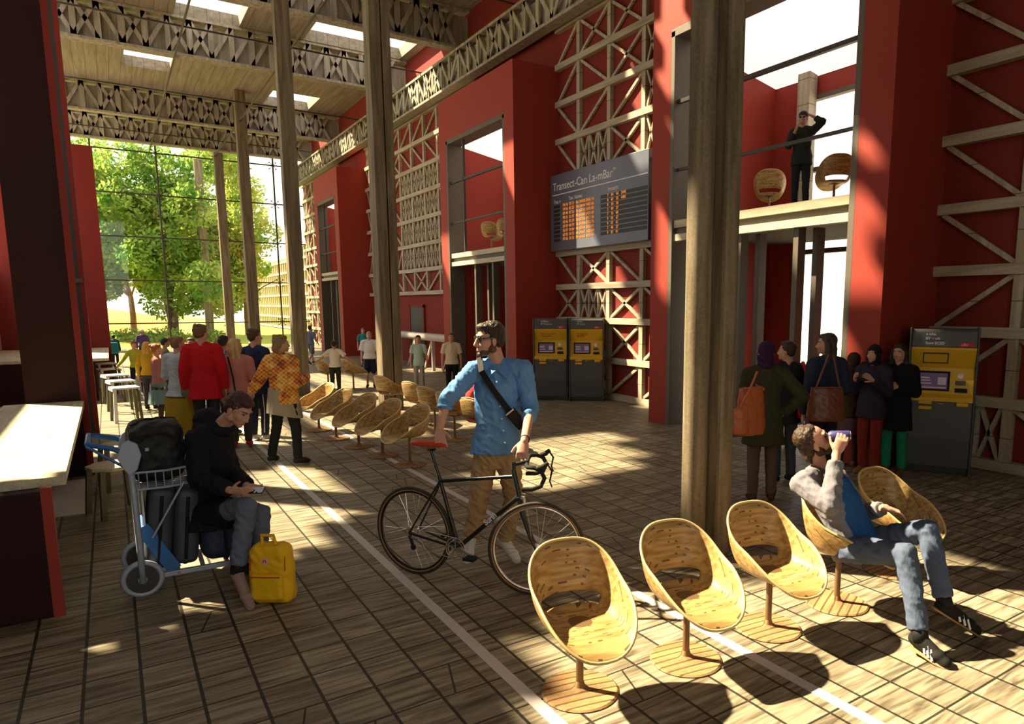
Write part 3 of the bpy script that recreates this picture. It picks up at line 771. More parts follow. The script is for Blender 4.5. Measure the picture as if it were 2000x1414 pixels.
# ------------------------------------------------------------------ ticket machine, front facing -Y, standing on z = 0
M['mgrey'] = mat('dark_grey_cabinet', (.085, .088, .090), .5, .2, var=.1)
M['myel'] = mat('yellow_fascia', (.72, .42, .02), .45, var=.06)
M['screen'] = mat('ticket_screen', (.05, .035, .06), .25, var=0, emit=(.22, .15, .24), estr=.12)
M['scr2'] = mat('screen_graphics', (.35, .25, .3), .4, var=0, emit=(.5, .33, .36), estr=.12)
M['black'] = mat('black_plastic', (.015, .015, .015), .75, var=0, spec=.2)
M['logo'] = mat('red_logo_patch', (.55, .02, .03), .5, var=0)
def machine(label, x, y, rz, words, logo, poster, group='yellow ticket machines'):
    t = thing('ticket_machine', label, 'ticket machine', (x, y, 0), rz, group)
    W_ = .70; h = W_ / 2
    X3 = lambda: Matrix(((0, 0, 1, 0), (1, 0, 0, 0), (0, 1, 0, 0), (0, 0, 0, 1)))   # (y, z) outline, extruded along x
    MB().prism([(-.17, 0), (-.22, .10), (-.25, .45), (-.245, .94), (.22, .94), (.22, 0)], -h, h, X3()).build('cabinet', M['mgrey'], t, bevel=.012)
    MB().prism([(-.27, .90), (-.27, .95), (-.205, .99), (-.15, 1.30), (-.24, 1.53), (-.24, 1.555), (.22, 1.555), (.22, .90)], -h, h, X3()).build('fascia', M['myel'], t, bevel=.006)
    MB().prism([(-.25, 1.555), (-.235, 1.74), (-.21, 1.77), (.22, 1.77), (.22, 1.555)], -h, h, X3()).build('header', M['mgrey'], t, bevel=.01)
    MB().prism([(-.262, .0), (-.262, 1.58), (-.25, 1.79), (.25, 1.79), (.25, 0)], -h - .025, -h - .002, X3()).build('side_panel', M['mgrey'], t, bevel=.01)
    MB().prism([(-.24, .0), (-.24, 1.58), (-.235, 1.79), (.25, 1.79), (.25, 0)], h + .002, h + .025, X3()).build('side_panel', M['mgrey'], t, bevel=.01)
    # sloped face frame: from (-.205,.99) to (-.15,1.30)
    sl = V((0, .055, .31)).normalized()
    F_ = lambda x, s, d=.004: frame(V((x, -.205, .99)) + sl * s + V((0, -sl.z, sl.y)) * d, (1, 0, 0), sl)
    def slab(x0, x1, s0, s1, th, mt, nm, lab=None, bev=.003):
        MB().prism([(0, 0), (x1 - x0, 0), (x1 - x0, s1 - s0), (0, s1 - s0)], 0, th, F_(x0, s0, .001)).build(nm, mt, t, bevel=bev, label=lab)
    slab(-.27, .09, .035, .275, .012, M['black'], 'screen_bezel')
    slab(-.245, .065, .055, .25, .014, M['screen'], 'screen')
    o = MB()
    for a, b, c, d in ((-.235, -.11, .115, .13), (-.225, -.12, .15, .165), (-.235, -.13, .18, .20), (-.23, .05, .065, .08), (-.04, .05, .11, .2)): o.prism([(0, 0), (b - a, 0), (b - a, d - c), (0, d - c)], 0, .017, F_(a, c, .001))
    o.build('screen_graphics', M['scr2'], t)
    o = MB(); o.lathe([(.03, 0), (.034, .012), (.02, .014), (.018, .006), (0, .006)], 20, F_(.20, .225, .001)); o.build('card_reader_ring', M['white'], t, smooth=40)
    slab(.15, .26, .115, .165, .014, M['mgrey'], 'coin_slot'); slab(.15, .28, .025, .075, .022, M['black'], 'keypad')
    # poster or notice on the upper fascia
    up = V((0, -.09, .23)).normalized()
    fr = frame(V((-.22, -.172, 1.36)), (1, 0, 0), up)
    if poster == 'frame':
        MB().prism([(0, 0), (.28, 0), (.28, .14), (0, .14)], -.002, .006, fr).build('notice_frame', M['mgrey'], t)
        MB().prism([(.015, .015), (.265, .015), (.265, .122), (.015, .122)], 0, .009, fr).build('notice', M['myel'], t)
    else:
        me = text_mesh(poster, .05, ext=.002); place_mesh(me, fr @ Matrix.Translation((.02, .08, .004))); link('notice_lettering', me, M['logo'], t)
    # header writing
    for i, wd in enumerate(words):
        me = text_mesh(wd, .052 if len(words) < 3 else .045, ext=.002); place_mesh(me, frame((-.20, -.252 + .006 * 0, 1.70 - i * .055), (1, 0, 0), (0, .08, 1))); me.transform(Matrix.Translation((0, .004 * i - .002, 0))); link('header_lettering', me, M['white'], t)
    MB().box((.24, -.246, 1.59), (.15, .012, .055)).build('logo_patch', M['logo'], t, bevel=.008)
    me = text_mesh(logo, .045, ext=.002); place_mesh(me, frame((.185, -.254, 1.578), (1, 0, 0), (0, .05, 1))); link('logo_lettering', me, M['white'], t)
    for sx in (-.33,): MB().box((sx + .03, -.247, 1.66), (.05, .006, .12)).build('stripe_emblem', M['mgrey'], t)
    # yellow trays
    for cx, z in ((-.16, .885), (-.16, .82), (.24, .875)):
        MB().box((cx, -.262, z), (.15 if cx < 0 else .13, .05, .045)).build('tray', M['myel'], t, bevel=.012)
    me = text_mesh('-ticket-', .025, ext=.001); place_mesh(me, frame((-.03, -.249, .87), (1, 0, 0), (0, 0, 1))); link('small_lettering', me, M['white'], t)
    return t
az = math.atan2(-.8, -.6) + PI / 2
machine('left of the two yellow ticket machines beside the red portal', 7.98, 12.98, az, ['A Billets', 'IP Voltaires'], 'ulks', 'Pour vos billets\nici sur place')
machine('right of the two yellow ticket machines, under the departure board', 8.54, 12.42, az, ['Utiles', 'IP Vama'], 'ulks', 'PAYEZ ICI\nBILLETS', )
machine('dark yellow ticket machine alone by the queue of people, at the right edge', 8.45, 4.54, -1.08, ['e ofta,', 'BY ~ ofs', 'Stsm SCSD'], 'ulks', 'frame')

# ------------------------------------------------------------------ stools on the left
M['stoolw'] = wood_mat('pale_stool_wood', (.62, .55, .38), (.42, .36, .22), 'X', 1.2)
M['stoold'] = mat('olive_stool_leg', (.10, .095, .045), .6, var=.2)
def stool(name, label, x, y, rz, seat, leg, group=None, slats=False, h=.46, w=.36):
    t = thing(name, label, 'stool', (x, y, 0), rz, group); hw = w / 2
    if slats:
        for i in range(3): MB().bb((-hw, -hw + i * w / 2.6, h - .03), (hw, -hw + i * w / 2.6 + .075, h)).build('seat_slat', seat, t, bevel=.004)
        MB().bb((-hw, -hw, h - .06), (-hw + .03, hw, h - .03)).bb((hw - .03, -hw, h - .06), (hw, hw, h - .03)).build('seat_rail', seat, t)
    else:
        MB().prism([(hw * math.cos(a) * 1.18, hw * math.sin(a) * 1.18) for a in [PI / 8 + k * PI / 4 for k in range(8)]], h - .035, h).build('seat', seat, t, bevel=.006)
    for i, (sx, sy) in enumerate(((-1, -1), (1, -1), (1, 1), (-1, 1))):
        MB().bar((sx * hw * .80, sy * hw * .80, h - .03), (sx * hw * .95, sy * hw * .95, .0), .045, .04, up=V((0, 1, 0))).build('leg', leg if not slats or (sx, sy) != (-1, -1) else seat, t)
    return t
stool('wooden_stool', 'octagonal pale-topped stool with olive legs, directly behind the luggage trolley', -.08, 8.15, .35, M['stoolw'], M['stoold'], 'pale octagonal stools', h=.50, w=.40)
stool('wooden_stool', 'octagonal pale-topped stool farther back behind the trolley handle', -.02, 9.35, .2, M['stoolw'], M['stoold'], 'pale octagonal stools', h=.50, w=.38)
labs = ['nearest slatted white stool of the row by the left fin', 'slatted white stool, second nearest in the row', 'slatted white stool in the middle of the row', 'slatted white stool, second from the far end of the row', 'farthest slatted white stool, behind the woman in yellow']
s0 = None
for i, (x, y) in enumerate([(.12, 14.75), (.08, 16.1), (.0, 17.5), (-.12, 19.3), (-.2, 21.2)]):
    if s0 is None: s0 = stool('slatted_stool', labs[0], x, y, .15, M['white'], M['stoold'], 'white slatted stools', True, .62, .42)
    else: dup(s0, (x, y, 0), .15 + .05 * i, labs[i])

# ------------------------------------------------------------------ bicycle (local: x forward, rear contact at the origin)
M['frame'] = mat('dark_green_black_frame', (.018, .024, .026), .3, .3, var=0, spec=.6)
M['tyre'] = mat('black_tyre', (.03, .028, .026), .7, var=.1)
M['tan'] = mat('tan_sidewall', (.32, .18, .08), .7)
M['chrome'] = mat('chrome', (.75, .75, .76), .25, .9, var=0)
M['saddle'] = mat('red_leather_saddle', (.50, .06, .02), .35, var=.15)
R0, R1 = V((1.80, 4.95, 0)), V((2.37, 4.07, 0))
bdir = (R1 - R0).normalized(); WB = (R1 - R0).length
bike = thing('bicycle', 'dark road bicycle with a red saddle, leaned on by the man in the blue shirt', 'bicycle', R0, math.atan2(bdir.y, bdir.x))
WR = .345
def wheel(cx, steer, nm):
    w = bpy.data.objects.new(nm, None); COL.objects.link(w); w.parent = bike; w.location = (cx, 0, WR); w.rotation_euler = (0, 0, steer); w.empty_display_size = .1
    circ = lambda r, n=56: [(r * math.cos(2 * PI * k / n), 0, r * math.sin(2 * PI * k / n)) for k in range(n)]
    MB().tube(circ(WR - .014), .0145, 10, closed=True).build('tyre', M['tyre'], w, smooth=True)
    b = MB()
    for s in (-1, 1): b.tube([(p[0], s * .009, p[2]) for p in circ(WR - .026)], .0055, 6, closed=True)
    b.build('sidewall', M['tan'], w, smooth=True)
    MB().tube(circ(WR - .040), .0095, 8, closed=True).build('rim', M['chrome'] if nm == 'front_wheel' else M['frame'], w, smooth=True)
    MB().cyl((0, -.05, 0), (0, .05, 0), .017).cyl((0, -.034, 0), (0, -.028, 0), .03).cyl((0, .028, 0), (0, .034, 0), .03).build('hub', M['chrome'], w, smooth=40)
    b = MB()
    for k in range(28):
        a = 2 * PI * k / 28; s = 1 if k % 2 else -1; a0 = a + (.9 if k % 4 < 2 else -.9)
        b.cyl((.026 * math.cos(a0), s * .03, .026 * math.sin(a0)), ((WR - .045) * math.cos(a), 0, (WR - .045) * math.sin(a)), .0011, n=4)
    b.build('spokes', M['chrome'], w)
    return w
STEER = .42
wheel(0, 0, 'rear_wheel'); wheel(WB, STEER, 'front_wheel')
BB = V((.40, 0, .27)); STt = V((.245, 0, .79)); HTb = V((WB - .135, 0, .715)); HTt = V((WB - .175, 0, .89)); SD = V((.175, 0, 1.04))
fr = MB()
fr.cyl(BB, STt, .0155).cyl(STt + V((.01, 0, -.03)), HTt + V((0, 0, -.035)), .0145).cyl(BB, HTb, .0175).cyl(HTb + V((.006, 0, -.02)), HTt + V((-.004, 0, .015)), .019)
for s in (-1, 1):
    fr.cyl(STt + V((.01, s * .012, -.03)), (0, s * .062, WR), .0075); fr.cyl(BB + V((-.02, s * .02, 0)), (0, s * .062, WR), .009)
fr.cyl(BB + V((0, -.035, 0)), BB + V((0, .035, 0)), .022)
fr.build('frame', M['frame'], bike, smooth=40)
me = text_mesh('Surin', .06, ext=.001, bold=.002); dd = (HTb - BB).normalized()
place_mesh(me, frame(BB + dd * .33 + V((0, -.0195, -.015)), dd, V((0, 0, 1)))); link('frame_lettering', me, M['white'], bike)
MB().cyl(STt, SD + V((.0, 0, -.05)), .0125).cyl(SD + V((-.02, 0, -.05)), SD + V((.04, 0, -.045)), .012).build('seat_post', M['frame'], bike, smooth=40)
sd = MB(); sd.loft([(SD + V((-.155, 0, .0)), (0, .03, 0), (0, 0, .008)), (SD + V((-.14, 0, .0)), (0, .075, 0), (0, 0, .022)), (SD + V((-.07, 0, .0)), (0, .070, 0), (0, 0, .03)), (SD + V((.02, 0, -.004)), (0, .034, 0), (0, 0, .026)), (SD + V((.10, 0, -.006)), (0, .02, 0), (0, 0, .02)), (SD + V((.145, 0, -.012)), (0, .01, 0), (0, 0, .010))], 16)
sd.build('saddle', M['saddle'], bike, smooth=60, sub=1)
MB().tube([SD + V((-.12, .02, -.01)), SD + V((-.02, .022, -.045)), SD + V((.10, .01, -.02))], .0035, 6).tube([SD + V((-.12, -.02, -.01)), SD + V((-.02, -.022, -.045)), SD + V((.10, -.01, -.02))], .0035, 6).build('saddle_rails', M['chrome'], bike)
# steering assembly turned by STEER about the head axis (approximated as vertical)
st = bpy.data.objects.new('front_fork', None); COL.objects.link(st); st.parent = bike; st.location = (WB, 0, 0); st.rotation_euler = (0, 0, STEER); st.empty_display_size = .1
rot = Matrix.Rotation(-STEER, 3, 'Z')
ht = rot @ (HTt - V((WB, 0, 0))); hb = rot @ (HTb - V((WB, 0, 0)))
f = MB()
for s in (-1, 1): f.tube([hb + V((.0, s * .04, -.02)), hb + V((.02, s * .05, -.12)), V((-.05, s * .05, .46)), V((0, s * .05, WR))], [.012, .012, .010, .007], 8)
f.cyl(hb + V((0, -.045, -.015)), hb + V((0, .045, -.015)), .017); f.build('fork_blades', M['frame'], st, smooth=40)
stem_t = ht + V((.0, 0, .05)); bar_c = ht + V((.10, 0, .075))
MB().cyl(ht + V((.0, 0, -.02)), stem_t + V((0, 0, .02)), .015).cyl(stem_t, bar_c, .014).build('stem', M['frame'], st, smooth=40)
h = MB(); h.cyl(bar_c + V((0, -.13, 0)), bar_c + V((0, .13, 0)), .013)
for s in (-1, 1):
    c = bar_c
    h.tube([c + V((0, s * .12, 0)), c + V((.01, s * .19, 0)), c + V((.055, s * .205, .0)), c + V((.10, s * .21, -.02)), c + V((.125, s * .215, -.07)), c + V((.10, s * .22, -.125)), c + V((.04, s * .225, -.145)), c + V((-.03, s * .225, -.145))], .0155, 10)
h.build('handlebar', M['black'], st, smooth=50)
for s in (-1, 1):
    c = bar_c + V((.10, s * .21, -.02)); h = MB()
    h.tube([c + V((-.03, 0, .012)), c + V((.02, 0, .03)), c + V((.05, 0, .055))], [.015, .019, .013], 8); h.tube([c + V((.045, 0, .045)), c + V((.075, s * .005, .0)), c + V((.06, s * .01, -.07)), c + V((.075, s * .015, -.11))], [.006, .007, .006, .005], 6)
    h.build('brake_lever', M['black'], st, smooth=50)
h = MB(); h.box(hb + V((.03, 0, .0)), (.03, .07, .02))
for s in (-1, 1): h.bar(hb + V((.035, s * .035, .01)), hb + V((.03, s * .03, -.09)), .014, .012)
h.build('brake_calliper', M['chrome'], st)
h = MB()
for s in (-1, 1): h.bar(V((.16, s * .04, .60)), V((.15, s * .035, .68)), .012, .01)
# drivetrain
dr = MB(); n = 44
def ring(c, r, y): return [(c[0] + r * math.cos(2 * PI * k / n), y, c[2] + r * math.sin(2 * PI * k / n)) for k in range(n)]
dr.tube(ring(BB, .082, -.045), .005, 6, closed=True).tube(ring(BB, .062, -.045), .004, 6, closed=True)
for k in range(5): a = 2 * PI * k / 5 + .3; dr.bar(BB + V((0, -.045, 0)), BB + V((.08 * math.cos(a), -.045, .08 * math.sin(a))), .012, .006, up=V((0, 1, 0)))
dr.build('chainring', M['chrome'], bike, smooth=40)
cd = V((.985, 0, -.17)).normalized()
for s in (-1, 1):
    e = BB + cd * .17 * (1 if s < 0 else -1) + V((0, s * .065, 0))
    g_ = MB(); g_.bar(BB + V((0, s * .055, 0)), e, .022, .014); g_.build('crank_arm', M['chrome'], bike)
    MB().box(e + V((0, s * .045, 0)), (.09, .075, .022)).build('pedal', M['black'], bike, bevel=.004)
MB().tube(ring((0, 0, WR), .035, -.045), .004, 6, closed=True).tube(ring((0, 0, WR), .045, -.04), .004, 6, closed=True).build('rear_cog', M['chrome'], bike)
MB().cyl((0, -.05, WR + .04), BB + V((0, -.045, .083)), .0035, n=6).cyl((.02, -.05, WR - .10), BB + V((0, -.045, -.083)), .0035, n=6).build('chain', M['chrome'], bike)
MB().bar((.0, -.055, WR - .02), (.03, -.055, WR - .11), .02, .015).cyl((.03, -.06, WR - .11), (.03, -.048, WR - .11), .022).build('derailleur', M['frame'], bike)

# ------------------------------------------------------------------ luggage trolley and its load (local: x towards the nose)
M['alu'] = mat('blue_grey_aluminium', (.34, .38, .48), .45, .15, var=.08)
M['blue'] = mat('blue_lacquer', (.03, .13, .38), .4, var=.1)
M['whiteplate'] = mat('pale_advert_plate', (.45, .48, .56), .5, var=.2, scale=10)
TX, TY = .05, 5.62
tr = thing('luggage_trolley', 'airport style luggage trolley with blue handle, loaded with suitcases', 'trolley', (TX, TY, 0), -.02)
TW = .52
for i, y in enumerate((0, TW)):
    circ = [(.13 * 0 + .115 * math.cos(2 * PI * k / 32), y, .135 + .115 * math.sin(2 * PI * k / 32)) for k in range(32)]
    w = MB().tube(circ, .020, 10, closed=True).build('rear_wheel', M['alu'], tr, smooth=True)
    MB().cyl((0, y - .015, .135), (0, y + .015, .135), .10, n=28).build('wheel_disc', M['steel'], w, smooth=40)
    MB().cyl((0, y - .03, .135), (0, y + .03, .135), .028, n=16).build('hub', M['alu'], w, smooth=40)
    p = MB().tube([(0, y - .035, .12), (.0, y - .03, .35), (-.005, y - .02, .70), (-.01, y - .02, .92)], .021, 10).build('side_post', M['alu'], tr, smooth=True)
    MB().prism([(-.055, -.02), (-.085, .06), (-.05, .14), (-.01, .17), (.04, .14), (.06, .06), (.03, -.04), (-.02, -.08)], -.012, .012, Matrix(((1, 0, 0, 0), (0, 0, 1, y - .03), (0, 1, 0, .97), (0, 0, 0, 1)))).build('hinge_plate', M['alu'], tr, bevel=.006)
MB().tube([(0, 0, 1.02), (-.10, .02, 1.08), (-.24, .05, 1.12), (-.25, TW - .05, 1.12), (-.10, TW - .02, 1.08), (0, TW, 1.02)], .018, 10).build('handle_bar', M['blue'], tr, smooth=50)
MB().tube([(-.01, .0, .92), (-.25, .05, 1.11)], .010, 8).build('handle_brace', M['blue'], tr)
b = MB()
for z in (.78, .90):
    b.tube([(-.02, 0, z), (.20, -.02, z), (.34, .04, z), (.34, TW - .04, z), (.20, TW + .02, z), (-.02, TW, z)], .008, 6)
for q in range(7): x = -.02 + .05 * q; b.cyl((x, -.005, .78), (x, -.005, .90), .004, n=5)
for q in range(9): y = .03 + .057 * q; b.cyl((.34, y, .78), (.34, y, .90), .004, n=5); b.cyl((-.02, y, .78), (.34, y, .78), .004, n=5)
b.cyl((.30, 0, .80), (.08, 0, .42), .008, n=6)
b.build('wire_basket', M['alu'], tr)
MB().bar((.02, .02, .78), (.0, .02, .44), .01, .01).box((.04, TW / 2, .62), (.012, TW - .08, .30)).build('advert_plate', M['whiteplate'], tr)
me = text_mesh('PEUGS', .08, ext=.002); place_mesh(me, frame((.052, .10, .58), (.0, 1, 0), (0, 0, 1))); link('plate_lettering', me, M['steel'], tr)
pl = MB(); pl.bb((.0, .0, .115), (.72, .035, .15)).bb((.0, TW - .035, .115), (.72, TW, .15))
for x in (.05, .22, .38, .54, .70): pl.bb((x - .015, 0, .12), (x + .015, TW, .145))
pl.build('platform', M['alu'], tr, bevel=.004)
MB().bar((.02, .04, .50), (.20, .04, .15), .02, .09, up=V((0, 0, 1))).box((.09, TW / 2, .33), (.02, TW - .1, .34), Matrix.Rotation(-.45, 3, 'Y')).build('back_plate', M['blue'], tr)
for y in (.06, TW - .06):
    w = MB().cyl((.66, y - .015, .05), (.66, y + .015, .05), .05, n=20).build('nose_castor', M['steel'], tr, smooth=40)
    MB().bar((.66, y, .05), (.66, y, .12), .03, .012).build('castor_fork', M['alu'], w)

M['suit1'] = mat('dark_slate_luggage', (.042, .048, .062), .5, var=.15, bump=.15, bscale=60)
M['navy'] = mat('navy_luggage', (.020, .028, .070), .6, var=.15, bump=.2, bscale=50)
M['blackbag'] = mat('black_nylon', (.010, .010, .013), .65, var=.2, bump=.5, bscale=14)
def rbox(size, r=.05, vox=.014):
    "soft box mesh built from a rounded lattice"
    b = MB(); hx, hy, hz = [k / 2 - r for k in size]
    for sx in (-1, 1):
        for sy in (-1, 1):
            b.cap((sx * hx, sy * hy, -hz), (sx * hx, sy * hy, hz), r)
            b.cap((sx * hx, -hy, sy * hz), (sx * hx, hy, sy * hz), r); b.cap((-hx, sx * hy, sy * hz), (hx, sx * hy, sy * hz), r)
    b.box((0, 0, 0), (2 * hx, 2 * hy, 2 * hz + 2 * r)).box((0, 0, 0), (2 * hx, 2 * hy + 2 * r, 2 * hz)).box((0, 0, 0), (2 * hx + 2 * r, 2 * hy, 2 * hz))
    return b
def suitcase(label, x, y, z, size, tilt, mt, name='suitcase', bag=True):
    t = thing(name, label, 'suitcase', (x, y, z), -.02); t.rotation_euler = (0, tilt, -.02)
    me = blob(rbox(size, min(size) * .28), 'shell', .014, 3, .002, .2); me.transform(Matrix.Translation((0, 0, size[2] / 2))); link('shell', me, mt, t)
    sx, sy, sz = size
    MB().tube([(0, -sy / 2 - .003, .05), (0, -sy / 2 - .004, sz - .06)], .012, 8).tube([(0, sy / 2 + .003, .05), (0, sy / 2 + .004, sz - .06)], .012, 8).build('zip_seam', M['black'], t)
    MB().tube([(0, -.07, sz - .01), (0, -.07, sz + .025), (0, .07, sz + .025), (0, .07, sz - .01)], .009, 8).build('top_handle', M['black'], t)
    MB().tube([(.0, -sy / 2 + .01, sz * .38), (.0, -sy / 2 - .025, sz * .4), (.0, -sy / 2 - .025, sz * .62), (.0, -sy / 2 + .01, sz * .64)], .009, 8).build('side_handle', M['black'], t)
    MB().box((sx / 2 * .9, 0, sz * .5), (.02, sy * .62, sz * .6)).build('front_pocket', mt, t, bevel=.008)
    for s in (-1, 1): MB().cyl((-.0, s * sy * .36 - .012, .012), (0, s * sy * .36 + .012, .012), .022, n=14).build('castor', M['black'], t)
    return t
suitcase('dark slate suitcase leaning against the trolley posts', TX + .10, TY + .27, .165, (.17, .46, .60), .12, M['suit1'])
suitcase('dark slate suitcase with a pale front pocket, second on the trolley', TX + .275, TY + .27, .165, (.17, .46, .57), .10, M['suit1'])
suitcase('navy blue suitcase under the seated man in the black coat', TX + .545, TY + .26, .155, (.33, .50, .41), .0, M['navy'])
bg_ = thing('travel_bag', 'black travel bag sitting in the wire basket of the trolley', 'bag', (TX + .155, TY + .26, .80), 0)
me = blob(rbox((.34, .42, .42), .09), 'bag_body', .013, 4, .014, .09); me.transform(Matrix.Translation((0, 0, .215))); link('bag_body', me, M['blackbag'], bg_)
MB().tube([(-.12, -.215, .30), (-.05, -.235, .36), (.06, -.235, .36), (.12, -.215, .30)], .010, 8).build('carry_strap', M['black'], bg_)
MB().tube([(-.14, -.1, .41), (-.05, -.02, .435), (.06, .02, .435), (.14, .12, .41)], .008, 8).build('strap', M['black'], bg_)
MB().box((-.13, -.212, .30), (.03, .01, .012)).box((-.06, -.217, .25), (.022, .01, .022)).build('buckle', M['alu'], bg_)

# yellow backpack
M['yellow'] = mat('yellow_canvas', (.80, .47, .005), .7, var=.10, scale=6, bump=.35, bscale=18)
M['emblem'] = mat('pink_white_emblem', (.75, .45, .42), .6, var=0)
bp_ = thing('backpack', 'yellow canvas backpack standing on the floor by the seated man', 'backpack', (.80, 5.02, 0), -.62)
me = blob(rbox((.29, .15, .42), .055), 'body', .010, 4, .008, .10)
for v in me.vertices:
    k = (v.co.z + .21) / .42; v.co.x *= 1.04 - .16 * max(0, k) ** 2.5
me.transform(Matrix.Translation((0, 0, .215))); link('body', me, M['yellow'], bp_)
me = blob(rbox((.22, .05, .19), .022), 'front_pocket', .008, 3, .003, .1); me.transform(Matrix.Translation((0, -.085, .14))); link('front_pocket', me, M['yellow'], bp_)
MB().bb((-.10, -.114, .215), (.10, -.108, .222)).tube([(-.12, -.072, .25), (-.118, -.06, .35), (-.09, -.045, .405), (.09, -.045, .405), (.118, -.06, .35), (.12, -.072, .25)], .004, 6).build('zip', M['saddle'], bp_)
MB().tube([(-.05, -.02, .42), (-.045, -.03, .49), (.035, -.03, .49), (.045, -.02, .42)], .012, 8).build('top_handle', M['yellow'], bp_)
MB().tube([(.05, .02, .41), (.06, .10, .36), (.07, .12, .22), (.08, .08, .06)], .014, 8).tube([(-.05, .02, .41), (-.06, .10, .36), (-.07, .12, .22), (-.08, .08, .06)], .014, 8).build('shoulder_strap', M['yellow'], bp_)
ef = frame((-.005, -.086, .325), (1, 0, 0), (0, 0, 1))
e_ = MB().lathe([(.026, 0), (.026, .006), (0, .006)], 28, ef).build('emblem_disc', M['emblem'], bp_)
MB().tube([ef @ V((-.012, -.008, .008)), ef @ V((-.008, .006, .008)), ef @ V((.004, .010, .008)), ef @ V((.012, .0, .008)), ef @ V((.004, -.008, .008))], .0035, 6).build('emblem_mark', M['logo'], e_)

# ------------------------------------------------------------------ outside: trees, lattice building
def leaf_mat(name, a, b):
    m = bpy.data.materials.new(name); m.use_nodes = True; N, L = nodes(m); N.remove(N['Principled BSDF'])
    tc = N.new('ShaderNodeTexCoord'); nz = N.new('ShaderNodeTexNoise'); nz.inputs['Scale'].default_value = .9; nz.inputs['Detail'].default_value = 3; L.new(tc.outputs['Object'], nz.inputs['Vector'])
    c = ramp(N, L, nz.outputs['Fac'], [(.35, a), (.65, b)])
    d = N.new('ShaderNodeBsdfDiffuse'); t = N.new('ShaderNodeBsdfTranslucent'); L.new(c, d.inputs[0]); L.new(c, t.inputs[0])
    mx = N.new('ShaderNodeMixShader'); mx.inputs[0].default_value = .5; L.new(d.outputs[0], mx.inputs[1]); L.new(t.outputs[0], mx.inputs[2]); L.new(mx.outputs[0], N['Material Output'].inputs[0])
    return m
M['leaf'] = leaf_mat('green_leaves', (.10, .26, .045), (.42, .50, .12))
M['leaf2'] = leaf_mat('yellow_green_leaves', (.20, .36, .06), (.60, .55, .14))
M['bark'] = wood_mat('brown_bark', (.35, .20, .10), (.14, .075, .04), 'Z', .5)
M['barkd'] = wood_mat('dark_bark', (.10, .06, .035), (.04, .025, .015), 'Z', .5)
def tree(x, y, h, crown, nleaf, mt, bark, rt, label, seed, name='broadleaf_tree'):
    rnd = random.Random(seed); t = thing(name, label, 'tree', (x, y, -.05), 0, 'trees behind the glass end wall')
    tr_ = MB(); p = [V((0, 0, 0))]
    for k in range(1, 7): p.append(V((rnd.uniform(-.15, .15) * k * .5, rnd.uniform(-.15, .15) * k * .5, h * .8 * k / 6)))
    tr_.tube(p, [rt * (1 - .13 * k) for k in range(7)], 10)
    for k in range(9):
        a = rnd.uniform(0, 6.28); s = p[rnd.randint(2, 5)]; e = s + V((math.cos(a), math.sin(a), .7)) * rnd.uniform(1.2, 2.6)
        tr_.tube([s, s.lerp(e, .5) + V((0, 0, .2)), e], [rt * .35, rt * .22, rt * .1], 6)
    tr_.build('trunk', bark, t, smooth=60)
    vs, fs = [], []
    blobs = [(V((rnd.gauss(0, crown[0] * .45), rnd.gauss(0, crown[1] * .45), crown[2] + rnd.uniform(-1, 1) * crown[3])), rnd.uniform(.8, 1.7)) for _ in range(26)]
    for _ in range(nleaf):
        c, r = rnd.choice(blobs); d = V((rnd.gauss(0, 1), rnd.gauss(0, 1), rnd.gauss(0, 1))).normalized() * r * rnd.uniform(.55, 1.0)
        q = c + d; u = V((rnd.gauss(0, 1), rnd.gauss(0, 1), rnd.gauss(0, 1))).normalized(); w = u.orthogonal().normalized(); s = rnd.uniform(.10, .21)
        n = len(vs); vs += [q - u * s, q + w * s * .6, q + u * s, q - w * s * .6]; fs.append((n, n + 1, n + 2, n + 3))
    MB().add(vs, fs).build('foliage', mt, t)
tree(-1.2, 54, 9, (3.4, 3.0, 7.0, 4.6), 15000, M['leaf'], M['bark'], .28, 'broad green tree at the left of the glass end wall', 1)
tree(3.2, 50, 9, (2.8, 3.0, 6.8, 4.2), 14000, M['leaf'], M['barkd'], .34, 'green tree with a thick dark trunk in the middle of the glass wall', 2)
tree(5.6, 53, 10, (2.6, 3.0, 7.0, 4.8), 14000, M['leaf2'], M['bark'], .24, 'yellow-green tree with a reddish trunk left of the slim columns', 3)
tree(8.2, 55, 9, (1.8, 2.2, 6.4, 3.6), 9000, M['leaf2'], M['bark'], .2, 'light leafy tree between the two slim columns', 4)
tree(1.4, 60, 10, (3.4, 3.0, 6.6, 4.6), 14000, M['leaf'], M['bark'], .22, 'green tree filling the gap behind the two left trees', 6)
tree(-5.5, 62, 10, (3.5, 3, 6.5, 4.5), 9000, M['leaf'], M['barkd'], .3, 'farthest green tree, behind the left fin', 5)
M['shrub'] = M['leaf2']
rnd = random.Random(9)
for x, y, s, lab in ((2.6, 47.5, 1.0, 'low green shrub beside the dark trunk outside'), (5.0, 46.5, .8, 'low green shrub at the foot of the slim columns outside'), (.9, 49, .9, 'low green shrub at the left outside the glass')):
    t = thing('low_shrub', lab, 'shrub', (x, y, -.05), 0, 'low shrubs outside the glass'); vs, fs = [], []
    for _ in range(1800):
        d = V((rnd.gauss(0, 1), rnd.gauss(0, 1), abs(rnd.gauss(0, .6)))).normalized() * rnd.uniform(.4, 1.0) * s; q = V((d.x * 1.5, d.y, d.z * .9))
        u = V((rnd.gauss(0, 1), rnd.gauss(0, 1), rnd.gauss(0, 1))).normalized(); w = u.orthogonal().normalized(); k = .09
        n = len(vs); vs += [q - u * k, q + w * k * .6, q + u * k, q - w * k * .6]; fs.append((n, n + 1, n + 2, n + 3))
    MB().add(vs, fs).build('foliage', M['leaf'], t); MB().cyl((0, 0, 0), (0, 0, .5 * s), .04).build('stem', M['bark'], t)
